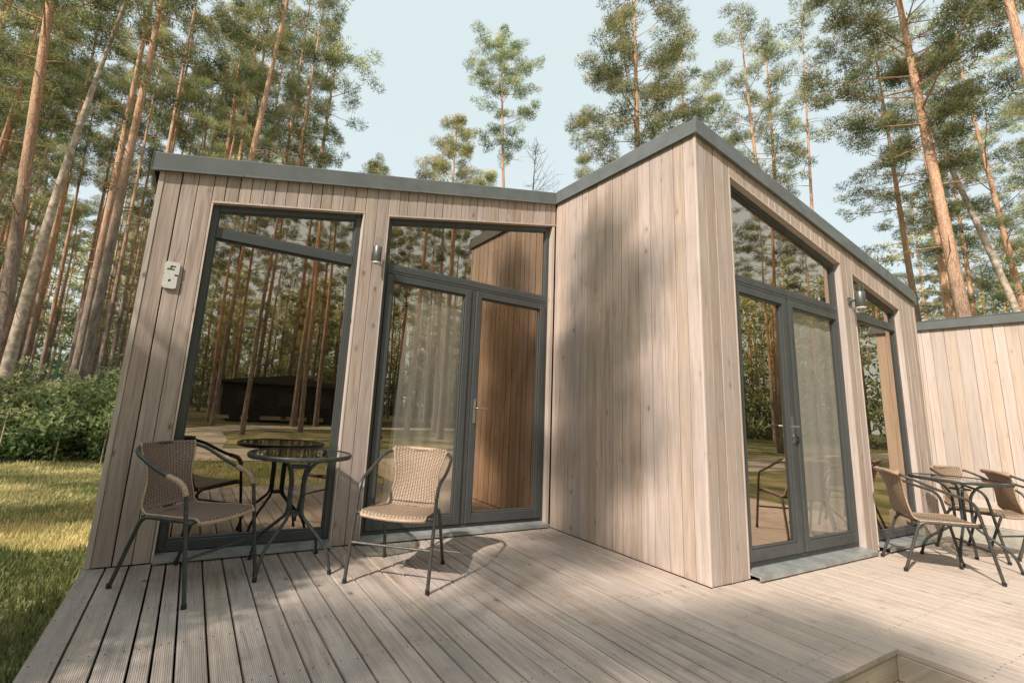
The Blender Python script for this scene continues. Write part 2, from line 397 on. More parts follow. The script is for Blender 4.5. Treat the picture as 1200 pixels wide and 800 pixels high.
# ------------------------------------------------------------------ ground, path
g = MB(); n0 = g.add([(-300, -300, GZ), (300, -300, GZ), (300, 300, GZ), (-300, 300, GZ)]); g.face((n0, n0 + 1, n0 + 2, n0 + 3))
tag(g.build('ground', GROUND), kind='structure')
def strip(name, pts, wd, mat, z):
    b = MB(); L = []
    for i, p in enumerate(pts):
        a = pts[max(0, i - 1)]; c = pts[min(len(pts) - 1, i + 1)]
        t = Vector((c[0] - a[0], c[1] - a[1])).normalized(); nrm = Vector((-t.y, t.x))
        ww = wd * (1 + 0.12 * sin(i * 2.3))
        L.append(((p[0] + nrm.x * ww / 2, p[1] + nrm.y * ww / 2, z), (p[0] - nrm.x * ww / 2, p[1] - nrm.y * ww / 2, z)))
    n0 = b.add([q for l in L for q in l])
    for i in range(len(L) - 1): b.face((n0 + 2 * i, n0 + 2 * i + 1, n0 + 2 * i + 3, n0 + 2 * i + 2))
    return b.build(name, mat)
tag(strip('path', [(-60, -12), (-40, -10.5), (-25, -9.5), (-12, -9.2), (0, -9.0), (8, -9.0), (16, -9.6), (30, -11.5), (60, -16)], 2.6, PATHM, GZ + 0.012), kind='structure')
tag(strip('side_path', [(-3.6, -9.4), (-3.3, -13), (-3.0, -17), (-1, -20.5), (6, -22.5), (20, -24)], 2.2, PATHM, GZ + 0.016), kind='structure')

# ------------------------------------------------------------------ CABIN
W1, D, W2, YB = 3.7165, 1.7376, 4.2472, 4.2
def roofz(x): return 3.478 + (0.2055 * x if x < 0 else -0.1775 * x)
cabin = empty('holiday_cabin', (0, 0, 0))
tag(cabin, 'timber clad cabin with stepped front, dark framed glass doors and grey metal roof edge', 'cabin')

F1 = lambda u, d, z: (u, -d, z)                # front left wall, outward -y
FI = lambda u, d, z: (-d, -u, z)               # inner wall, u runs towards the camera, outward -x
F2 = lambda u, d, z: (u, -D - d, z)            # front right wall
def FL(u, d, z): return (-W1 - d, YB - u, z)   # left side
def FR(u, d, z): return (W2 + d, -D + u, z)    # right side
def FB(u, d, z): return (W2 - u, YB + d, z)    # back

def board(mb, P, u0, u1, b0, b1, t0, t1, d0, d1, ch=0.003, rnd=None):
    r = random.random() if rnd is None else rnd
    rings = [[P(u0, d0, b0), P(u1, d0, b1), P(u1, d0, t1), P(u0, d0, t0)],
             [P(u0, d1 - ch, b0), P(u1, d1 - ch, b1), P(u1, d1 - ch, t1), P(u0, d1 - ch, t0)],
             [P(u0 + ch, d1, b0 + ch * .3), P(u1 - ch, d1, b1 + ch * .3), P(u1 - ch, d1, t1 - ch * .3), P(u0 + ch, d1, t0 - ch * .3)]]
    mb.rings(rings, r)

def boards(mb, P, u0, u1, zb, zt, widths=(0.085, 0.125), gap=0.004, n=None, d0=-0.018, d1=0.0):
    W = u1 - u0
    if n is None: n = max(1, round(W / (sum(widths) / 2)))
    ws = [random.uniform(*widths) for _ in range(n)]; s = W / sum(ws); u = u0
    for w_ in ws:
        w_ *= s; a = u + gap / 2; b = u + w_ - gap / 2 - random.uniform(0, 0.0025); u += w_
        dd = random.uniform(-0.0015, 0.0015)
        board(mb, P, a, b, zb(a), zb(b), zt(a), zt(b), d0, d1 + dd)

lin = lambda u0, z0, u1, z1: (lambda u: z0 + (z1 - z0) * (u - u0) / (u1 - u0))
const = lambda z: (lambda u: z)
# openings
w1l, w1r = -3.372, -2.211; w1top = lin(w1l, 2.553, w1r, 2.782)
d1l, d1r = -1.971, -0.052; d1top = lin(-1.971, 2.808, 0, 3.2135)
e1l, e1r = 0.4665, 2.3842; e1top = lin(e1l, 3.229, e1r, 2.8386)
n1l, n1r = 2.6516, 3.79; n1top = lin(n1l, 2.7784, n1r, 2.5561)
rf = lambda u: roofz(u) - 0.004

# --- front left wall
wl = MB()
for a, b in ((-W1 + .012, -3.600), (-3.592, -3.492), (-3.488, w1l - .016)):
    board(wl, F1, a, b, 0.006, 0.006, rf(a), rf(b), -0.018, random.uniform(-.001, .0015))
boards(wl, F1, w1l - .014, w1r + .014, lambda u: w1top(u) + .016, rf, (0.08, 0.105))
for a, b in ((w1r + .016, -2.093), (-2.089, d1l - .014)):
    board(wl, F1, a, b, 0.006, 0.006, rf(a), rf(b), -0.018, 0)
boards(wl, F1, d1l - .012, -0.004, lambda u: d1top(u) + .016, rf, (0.07, 0.11))
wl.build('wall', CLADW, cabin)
# --- inner wall
wi = MB(); boards(wi, FI, 0.002, D - 0.016, const(0.0012), const(3.474), (0.085, 0.135), gap=0.003)
wi.build('wall', CLAD, cabin)
# --- front right wall
wr = MB()
boards(wr, F2, 0.012, e1l - .014, const(0.0012), rf, n=4)
boards(wr, F2, e1l - .014, e1r + .014, lambda u: e1top(u) + .016, rf, (0.08, 0.11))
boards(wr, F2, e1r + .014, n1l - .014, const(0.0012), rf, n=2)
boards(wr, F2, n1l - .014, n1r + .014, lambda u: n1top(u) + .016, rf, (0.08, 0.11))
boards(wr, F2, n1r + .014, W2 - .014, const(0.006), rf, n=4)
wr.build('wall', CLAD, cabin)
ws = MB(); boards(ws, FL, 0, YB - 0.004, const(-0.22), const(roofz(-W1) - .004)); ws.build('wall', CLAD, cabin)
ws = MB(); boards(ws, FR, 0.004, YB + D, const(-0.22), const(roofz(W2) - .004)); ws.build('wall', CLAD, cabin)
ws = MB(); boards(ws, FB, 0, W2 + W1, const(-0.22), lambda u: roofz(W2 - u) - .004); ws.build('wall', CLAD, cabin)
# --- trims: corners, reveals
def trimpiece(*a):
    t_ = MB(); t_.box(*a); t_.build('corner_trim', TRIM, cabin)
trimpiece((-W1 - .022, -0.004, 0.004), (-W1 + .010, 0.02, roofz(-W1) - .006), .3, .002)
trimpiece((-.006, -D - .004, 0.0012), (.010, -D + .014, roofz(0) - .006), .8, .002)
trimpiece((W2 - .012, -D - .004, 0.004), (W2 + .022, -D + .02, roofz(W2) - .006), .2, .002)
trimpiece((-0.050, -0.002, 0.004), (-0.018, 0.09, d1top(-0.05) - .004), .6, .002)

rv = MB(); RD = 0.085
def reveal(P, u0, u1, top, zb=0.006):
    rv = MB()
    board(rv, P, u0 - .013, u0, zb, zb, top(u0) + .0, top(u0), -RD, .003, .001)
    board(rv, P, u1, u1 + .013, zb, zb, top(u1), top(u1), -RD, .003, .001)
    board(rv, P, u0 - .013, u1 + .013, top(u0), top(u1), top(u0) + .014, top(u1) + .014, -RD, .004, .001)
    rv.build('reveal_trim', TRIM, cabin)
reveal(F1, w1l, w1r, w1top); reveal(F2, e1l, e1r, e1top); reveal(F2, n1l, n1r, n1top)
board(rv, F1, d1l - .013, d1l, .006, .006, d1top(d1l), d1top(d1l), -RD, .003, .001)
board(rv, F1, d1l - .013, -.005, d1top(d1l), d1top(-.005), d1top(d1l) + .014, d1top(-.005) + .014, -RD, .004, .001)
rv.build('reveal_trim', TRIM, cabin)

# --- dark backing behind the boards (closes the walls)
bk = MB()
def panel(P, u0, u1, b0, b1, t0, t1, d0=-.075, d1=-.020):
    bk.hexa([P(u0, d0, b0), P(u1, d0, b1), P(u1, d0, t1), P(u0, d0, t0), P(u0, d1, b0), P(u1, d1, b1), P(u1, d1, t1), P(u0, d1, t0)])
rr = lambda u: roofz(u) - .012
panel(F1, -W1 + .02, w1l - .014, -.2, -.2, rr(-W1), rr(w1l))
panel(F1, w1l - .014, w1r + .014, w1top(w1l) + .02, w1top(w1r) + .02, rr(w1l), rr(w1r))
panel(F1, w1r + .014, d1l - .014, -.2, -.2, rr(w1r), rr(d1l))
panel(F1, d1l - .014, -.0, d1top(d1l) + .02, d1top(0) + .02, rr(d1l), rr(0))
panel(FI, -0.075, D - .02, -.2, -.2, 3.46, 3.46)
panel(F2, .02, e1l - .014, -.2, -.2, rr(0), rr(e1l))
panel(F2, e1l - .014, e1r + .014, e1top(e1l) + .02, e1top(e1r) + .02, rr(e1l), rr(e1r))
panel(F2, e1r + .014, n1l - .014, -.2, -.2, rr(e1r), rr(n1l))
panel(F2, n1l - .014, n1r + .014, n1top(n1l) + .02, n1top(n1r) + .02, rr(n1l), rr(n1r))
panel(F2, n1r + .014, W2 - .02, -.2, -.2, rr(n1r), rr(W2))
panel(FL, .02, YB - .02, -.2, -.2, roofz(-W1) - .012, roofz(-W1) - .012)
panel(FR, .02, YB + D - .02, -.2, -.2, roofz(W2) - .012, roofz(W2) - .012)
bk.hexa([FB(.02, -.075, -.2), FB(W2, -.075, -.2), FB(W2, -.075, 3.46), FB(.02, -.075, roofz(W2) - .012), FB(.02, -.02, -.2), FB(W2, -.02, -.2), FB(W2, -.02, 3.46), FB(.02, -.02, roofz(W2) - .012)])
bk.hexa([FB(W2, -.075, -.2), FB(W2 + W1 - .02, -.075, -.2), FB(W2 + W1 - .02, -.075, roofz(-W1) - .012), FB(W2, -.075, 3.46), FB(W2, -.02, -.2), FB(W2 + W1 - .02, -.02, -.2), FB(W2 + W1 - .02, -.02, roofz(-W1) - .012), FB(W2, -.02, 3.46)])
bk.build('sheathing', BACKING, cabin)
# room: floor and inner partition so the glass looks into a dim room
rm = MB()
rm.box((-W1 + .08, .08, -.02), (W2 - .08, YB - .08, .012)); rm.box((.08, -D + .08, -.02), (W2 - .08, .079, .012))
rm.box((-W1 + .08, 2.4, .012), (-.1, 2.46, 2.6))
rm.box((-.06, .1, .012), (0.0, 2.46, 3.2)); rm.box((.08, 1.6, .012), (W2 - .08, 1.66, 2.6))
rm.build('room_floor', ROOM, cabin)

# --- roof and metal edge
rf_ = MB(); OX = 0.03
def slab(x0, x1, y0, y1):
    rf_.hexa([(x0, y0, roofz(x0)), (x1, y0, roofz(x1)), (x1, y1, roofz(x1)), (x0, y1, roofz(x0)),
              (x0, y0, roofz(x0) + .10), (x1, y0, roofz(x1) + .10), (x1, y1, roofz(x1) + .10), (x0, y1, roofz(x0) + .10)])
slab(-W1 - .03, 0, -.02, YB + .02); slab(.0, W2 + .03, -D - .015, YB + .02)
roof = rf_.build('roof', ROOFING, cabin)
fs = MB()
def edge(p0, p1, zf, out, h=0.122, th=0.02):
    # metal edge strip from p0 to p1 (xy), bottom z = zf(x), pushed outward along 'out'
    o = Vector(out)
    def q(p, d, dz): return (p[0] + o.x * d, p[1] + o.y * d, zf(p[0]) + dz)
    prof = [(0.012, -.012), (0.034, -.012), (0.034, -.004), (0.030, 0.0), (0.030, h), (0.027, h + .006), (-0.06, h + .006), (-0.06, h - .004), (0.012, h - .004)]
    a = [q(p0, d, dz) for d, dz in prof]; b = [q(p1, d, dz) for d, dz in prof]
    fs.rings([a, b], random.random())
edge((-W1 - .0755, 0), (-.0305, 0), roofz, (0, -1))
edge((0, -0.03), (0, -D - .0305), lambda x: 3.478, (-1, 0), h=.128)
edge((-.030, -D), (1.9, -D), roofz, (0, -1), h=.128)
edge((1.902, -D), (W2 + .07, -D), roofz, (0, -1), h=.128)
edge((-W1 - .045, YB + .03), (-W1 - .045, -.012), roofz, (-1, 0))
edge((W2 + .04, -D - .03), (W2 + .04, YB), roofz, (1, 0))
for fx in (-3.2, -2.7, -2.2, -1.7, -1.2, -.7, -.25):
    fs.box((fx - .008, -.037, roofz(fx) - .008), (fx + .008, -.029, roofz(fx) + .002))
fs.box((-.0335, -D - .0335, 3.468), (-.012, -D - .012, 3.6125)); fs.box((-W1 - .079, -.034, roofz(-W1 - .075) - .012), (-W1 - .0756, .012, roofz(-W1 - .075) + .128))
fs.build('roof_edge', METAL_ROOF, roof)

# --- windows and doors
def bar(mb, P, a, b, d0, d1, half, ch=0.004):
    """straight frame member between (u,z) points a and b, quad given by 4 corners instead of width"""
def quad(mb, P, c, d0, d1, ch=0.004):
    cu = sum(p[0] for p in c) / 4; cz = sum(p[1] for p in c) / 4
    def ins(p):
        v = Vector((cu - p[0], cz - p[1])); return (p[0] + (ch if v.x > 0 else -ch), p[1] + (ch if v.y > 0 else -ch))
    mb.rings([[P(u, d0, z) for u, z in c], [P(u, d1 - ch, z) for u, z in c], [P(u, d1, z) for u, z in map(ins, c)]], random.random())
def frame_rect(mb, P, u0, u1, b0, t0, t1, w, d0, d1, wb=None):
    """four members; bottom level b0, top sloping t0..t1"""
    wb = wb or w
    tl = lambda u: t0 + (t1 - t0) * (u - u0) / (u1 - u0)
    quad(mb, P, [(u0, b0), (u0 + w, b0), (u0 + w, tl(u0 + w)), (u0, t0)], d0, d1)
    quad(mb, P, [(u1 - w, b0), (u1, b0), (u1, t1), (u1 - w, tl(u1 - w))], d0, d1)
    quad(mb, P, [(u0 + w, b0), (u1 - w, b0), (u1 - w, b0 + wb), (u0 + w, b0 + wb)], d0, d1 - .001)
    quad(mb, P, [(u0 + w, tl(u0 + w) - w), (u1 - w, tl(u1 - w) - w), (u1 - w, tl(u1 - w)), (u0 + w, tl(u0 + w))], d0, d1 - .001)
def bead(mb, P, u0, u1, b0, t0, t1, w, d0, d1):
    frame_rect(mb, P, u0, u1, b0, t0, t1, w, d0, d1)
def pane(P, u0, u1, b0, t0, t1, d, parent, mat=None):
    m = MB(); n0 = m.add([P(u0, d, b0), P(u1, d, b0), P(u1, d, t1), P(u0, d, t0)]); m.face((n0, n0 + 1, n0 + 2, n0 + 3))
    return m.build('pane', mat or GLASS, parent)
TZ0, TZ1 = 2.300, 2.380
def fixed_window(P, ul, ur, top, zb, fw=0.048):
    fr = MB()
    frame_rect(fr, P, ul + .002, ur - .002, zb, top(ul) - .002, top(ur) - .002, fw, -.10, -.045, wb=.07)
    quad(fr, P, [(ul + fw, TZ0), (ur - fw, TZ0), (ur - fw, TZ1), (ul + fw, TZ1)], -.095, -.040)
    tl = lambda u: top(ul) + (top(ur) - top(ul)) * (u - ul) / (ur - ul)
    bead(fr, P, ul + fw, ur - fw, zb + .07, TZ0 - .0, TZ0 - .0, .014, -.085, -.055)
    bead(fr, P, ul + fw, ur - fw, TZ1, tl(ul + fw) - fw, tl(ur - fw) - fw, .012, -.085, -.055)
    w_ = fr.build('window', FRAME, cabin)
    pane(P, ul + fw, ur - fw, zb + .07, TZ0, TZ0, -.071, w_)
    pane(P, ul + fw, ur - fw, TZ1, tl(ul + fw) - fw, tl(ur - fw) - fw, -.071, w_)
    return w_
def sill(P, u0, u1, outd, z, parent):
    m = MB()
    a = [P(u0, -.07, z + .022), P(u0, outd, z + .010), P(u0, outd + .002, z - .018), P(u0, outd - .012, z - .018), P(u0, outd - .012, z + .002), P(u0, -.07, z + .006)]
    b = [P(u1, -.07, z + .022), P(u1, outd, z + .010), P(u1, outd + .002, z - .018), P(u1, outd - .012, z - .018), P(u1, outd - .012, z + .002), P(u1, -.07, z + .006)]
    m.rings([a, b]); return m.build('sill', SILL, parent)
win1 = fixed_window(F1, w1l, w1r, w1top, .055)
sill(F1, w1l - .005, w1r + .004, .055, .030, win1)
win2 = fixed_window(F2, n1l, n1r, n1top, .07)
sill(F2, n1l - .02, n1r + .02, .10, .036, win2)

def door_set(P, ul, ur, top, split, zb, handle_leaf, sill_out, handle_side):
    """outer frame + transom light + two leaves"""
    fo = MB()
    frame_rect(fo, P, ul + .002, ur - .002, zb, top(ul) - .002, top(ur) - .002, .045, -.11, -.050, wb=.035)
    quad(fo, P, [(ul + .045, TZ0 - .005), (ur - .045, TZ0 - .005), (ur - .045, TZ1), (ul + .045, TZ1)], -.105, -.044)
    quad(fo, P, [(ul + .045, TZ0 + .022), (ur - .045, TZ0 + .022), (ur - .045, TZ0 + .030), (ul + .045, TZ0 + .030)], -.06, -.040, .002)
    quad(fo, P, [(split - .028, zb + .035), (split + .028, zb + .035), (split + .028, TZ0 - .005), (split - .028, TZ0 - .005)], -.105, -.046)
    tl = lambda u: top(ul) + (top(ur) - top(ul)) * (u - ul) / (ur - ul)
    bead(fo, P, ul + .045, ur - .045, TZ1, tl(ul + .045) - .045, tl(ur - .045) - .045, .013, -.09, -.058)
    fo_ = fo.build('door_frame', FRAME, cabin)
    pane(P, ul + .045, ur - .045, TZ1, tl(ul + .045) - .045, tl(ur - .045) - .045, -.076, fo_)
    leaves = []
    for k, (a, b) in enumerate(((ul + .047, split - .030), (split + .030, ur - .047))):
        lf = MB(); W = .064
        zt = TZ0 - .010; zl = zb + .040
        frame_rect(lf, P, a, b, zl, zt, zt, W, -.10, -.034, wb=.085)
        bead(lf, P, a + W, b - W, zl + .085, zt - W, zt - W, .014, -.08, -.048)
        l = lf.build('door', FRAME, cabin)
        pane(P, a + W, b - W, zl + .085, zt - W, zt - W, -.066, l, GLASS2 if k == 1 - handle_leaf and handle_leaf == 0 else GLASS3 if k == 0 and handle_leaf == 1 else GLASS4 if handle_leaf == 1 else None)
        if k == handle_leaf:
            h = MB(); uh = (a + .036) if handle_side < 0 else (b - .036); s = -handle_side
            h.rings([[P(uh - .014, -.034, .99), P(uh + .014, -.034, .99), P(uh + .014, -.034, 1.22), P(uh - .014, -.034, 1.22)],
                     [P(uh - .014, -.026, .99), P(uh + .014, -.026, .99), P(uh + .014, -.026, 1.22), P(uh - .014, -.026, 1.22)]])
            h.tube(fillet([P(uh, -.03, 1.13), P(uh, .022, 1.13), P(uh + s * .125, .022, 1.128)], .014), .0085, 10)
            h.tube([P(uh, -.028, 1.05), P(uh, -.018, 1.05)], .009, 10)
            h.build('handle', STEEL, l, True)
        leaves.append(l)
    sill(P, ul - .012, ur + .012, sill_out, .030, fo_)
    return fo_, leaves
set1, leaves1 = door_set(F1, d1l, d1r, d1top, -1.003, .045, 1, .05, -1)
set2, leaves2 = door_set(F2, e1l, e1r, e1top, 1.345, .055, 0, .088, 1)

# --- curtains (inside, hung behind the glass)
def curtain(name, P, u0, u1, z0, z1, d, amp, waves, label, lean=0.0):
    m = MB(); nu, nz = 90, 14; ids = []
    rs = random.Random(name + label)
    ph = [rs.uniform(0, 6.28) for _ in range(5)]
    for j in range(nz + 1):
        t = j / nz; row = []
        for i in range(nu + 1):
            s = i / nu
            u = u0 + (u1 - u0) * s + lean * (1 - t) * (1 - s)
            dd = d + amp * (sin(waves * 2 * pi * s + ph[0] + .8 * sin(3 * t + ph[1])) + .5 * sin(waves * 4.7 * s + ph[2] + t)) * (1.1 - .5 * t)
            row.append(P(u, dd, z0 + (z1 - z0) * t))
        ids.append(m.add(row))
    for j in range(nz):
        for i in range(nu): m.face((ids[j] + i, ids[j] + i + 1, ids[j + 1] + i + 1, ids[j + 1] + i))
    o = m.build(name, CURTAIN, None, True); tag(o, label, 'curtain'); return o
curtain('curtain', F1, -1.66, -1.06, 0.08, 2.29, -.105, .004, 5, 'sheer pale curtain bunched behind the left glass leaf beside the wicker chair', lean=-.12)
curtain('curtain', F2, 1.40, 2.32, .09, 2.29, -.095, .0035, 4, 'beige curtain drawn behind the right leaf of the sunny sliding door')

# ------------------------------------------------------------------ wall lamps and numeral
def wall_lamp(P, u, zc, out, label, h=.14, r=.037):
    e = empty('wall_lamp', P(u, 0, zc)); base = Vector(P(u, 0, zc))
    q = lambda du, d, dz: tuple(Vector(P(u + du, d, zc + dz)) - base)
    m = MB(); c = q(0, out, 0)
    m.lathe([(r - .002, -h / 2), (r, -h / 2 + .003), (r, h / 2 - .003), (r - .002, h / 2)], c, 28)
    m.build('lamp_body', LAMPM, e, True)
    m = MB(); m.lathe([(r - .008, -h / 2 - .016), (r - .001, -h / 2 - .012), (r - .001, -h / 2 - .0005)], c, 28); m.build('diffuser', WHITE, e, True)
    m = MB(); m.lathe([(r - .006, h / 2 + .0005), (r - .006, h / 2 + .075), (r - .010, h / 2 + .078)], c, 28); m.build('lamp_glass', LGLASS, e, True)
    m = MB(); m.hexa([q(-.03, .002, -.035), q(.03, .002, -.035), q(.03, .002, .035), q(-.03, .002, .035), q(-.03, .016, -.035), q(.03, .016, -.035), q(.03, .016, .035), q(-.03, .016, .035)])
    m.tube([q(0, .014, 0), q(0, out - r + .004, 0)], .012, 10); m.build('bracket', LAMPM, e)
    tag(e, label, 'wall lamp'); return e
wall_lamp(F1, -2.075, 2.405, .075, 'small dark cylinder wall lamp on the narrow boards between big window and glass door')
wall_lamp(F2, 2.515, 2.455, .10, 'grey cylinder wall lamp with clear glass top on the right front of the cabin', h=.16, r=.045)

# numeral: pierced white character, 20 x 9 cm
def numeral():
    W_, H_ = 22, 44
    def solid(i, j):                              # i across, j up (cells), shape traced as two stacked lobes
        x = (i + .5) / W_; y = (j + .5) / H_
        def rr(x0, x1, y0, y1, r):
            if not (x0 <= x <= x1 and y0 <= y <= y1): return False
            cx = min(max(x, x0 + r), x1 - r) if x1 - x0 > 2 * r else (x0 + x1) / 2
            ry = r * W_ / H_
            cy_ = min(max(y, y0 + ry), y1 - ry)
            return ((x - cx) / r) ** 2 + ((y - cy_) / ry) ** 2 <= 1.0 or (cx == x) or (cy_ == y)
        up = rr(0.02, 1.0, 0.48, 1.0, .16); lo = rr(0.0, 0.96, 0.0, 0.56, .22)
        s = up or lo
        if x > .74 and .47 < y < .54: s = False
        if .36 < x < .74 and .80 < y < .86: s = False
        if .36 < x < .52 and .70 < y < .86: s = False
        if .16 < x < .66 and .68 < y < .745: s = False
        if .36 < x < .54 and .24 < y < .35: s = False
        return s
    m = MB(); cw, chh = .093 / W_, .195 / H_
    S = {(i, j) for i in range(W_) for j in range(H_) if solid(i, j)}
    d0, d1 = .004, .018
    for i, j in S:
        x0, x1, z0, z1 = i * cw, (i + 1) * cw, j * chh, (j + 1) * chh
        n = m.add([(x0, -d1, z0), (x1, -d1, z0), (x1, -d1, z1), (x0, -d1, z1), (x0, -d0, z0), (x1, -d0, z0), (x1, -d0, z1), (x0, -d0, z1)])
        m.face((n, n + 1, n + 2, n + 3))
        if (i, j - 1) not in S: m.face((n, n + 4, n + 5, n + 1))
        if (i, j + 1) not in S: m.face((n + 3, n + 2, n + 6, n + 7))
        if (i - 1, j) not in S: m.face((n, n + 3, n + 7, n + 4))
        if (i + 1, j) not in S: m.face((n + 1, n + 5, n + 6, n + 2))
    o = m.build('house_number', WHITE, None, loc=(-3.604, 0, 1.845))
    tag(o, 'chunky white house number fixed to the boards left of the big window', 'house number')
numeral()

# ------------------------------------------------------------------ DECK
deck = empty('wooden_deck', (-3.74, 0, 0))
tag(deck, 'weathered ribbed wooden deck wrapping round the front of the cabin, with a square notch', 'deck')
off = Vector((3.74, 0, 0))
db = MB()
DB = []
def dboard(x0, x1, y0, y1):
    DB.append((x0, x1, y0, y1))
    z = random.uniform(-.0015, .001)
    db.box((x0 + 3.74, y0, -.030), (x1 + 3.74, y1, z), random.random(), .003)
x = -3.745; NX, NY = 0.138, -2.684
seq = [.125, .125, .125, .082, .084, .125, .122, .124, .12]
k = 0
while x < 4.42:
    wd = seq[k] if k < len(seq) else random.choice([.122, .125, .125, .09])
    x1 = x + wd
    if x < NX < x1 or abs(x1 - NX) < .05: x1 = NX
    gap = .010 if x < -1 else .0095
    if x1 <= NX + 1e-6:
        dboard(x, x1 - gap, NY - .012, -.002) if x < -.02 else dboard(x, x1 - gap, NY - .012, -D - .004)
        if -.02 <= x: pass
    else:
        dboard(x, x1 - gap, -5.6, (-D - .004) if x < W2 - .1 else -D - .004)
    x = x1; k += 1
for x0_, x1_, y0_, y1_ in DB:
    for jy in [(-.32 - .45 * i) for i in range(12)]:
        if not (y0_ + .03 < jy < y1_ - .02): continue
        for sx in (x0_ + .022, x1_ - .022):
            sx += random.uniform(-.003, .003); sy = jy + random.uniform(-.006, .006)
            n0 = db.add([(sx + 3.74 + .0042 * cos(q * pi / 3), sy + .0042 * sin(q * pi / 3), .0022) for q in range(6)])
            db.face([n0 + q for q in range(6)], -1.0)
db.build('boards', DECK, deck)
df = MB()
for z0, z1 in ((-.155, -.033), (-.285, -.160)):
    for a_, b_ in (((-3.73 + 3.74, NY - .004, z0), (NX + 3.74 + .02, NY + .02, z1)), ((NX + 3.74 - .004, -5.58, z0), (NX + 3.74 + .02, NY - .006, z1)),
                   ((-3.735 + 3.74, NY + .024, z0), (-3.71 + 3.74, -.03, z1)), ((4.47 + 3.74, -5.58, z0), (4.495 + 3.74, -D - .01, z1))):
        df = MB(); df.box(a_, b_, random.random(), .003); df.build('fascia', FASC, deck)
dj = MB()
for i in range(6): dj.box((.06, -.35 - .45 * i, -.18), (3.80, -.30 - .45 * i, -.032))
for i in range(8): dj.box((3.95, -2.2 - .45 * i, -.18), (7.70, -2.15 - .45 * i, -.032))
dj.box((.04, NY + .03, -.29), (.10, -.02, -.2)); dj.box((3.8, -2.6, -.29), (3.86, -.02, -.2)); dj.box((7.6, -5.5, -.29), (7.66, -1.8, -.2))
dj.build('joists', DARKWOOD, deck)

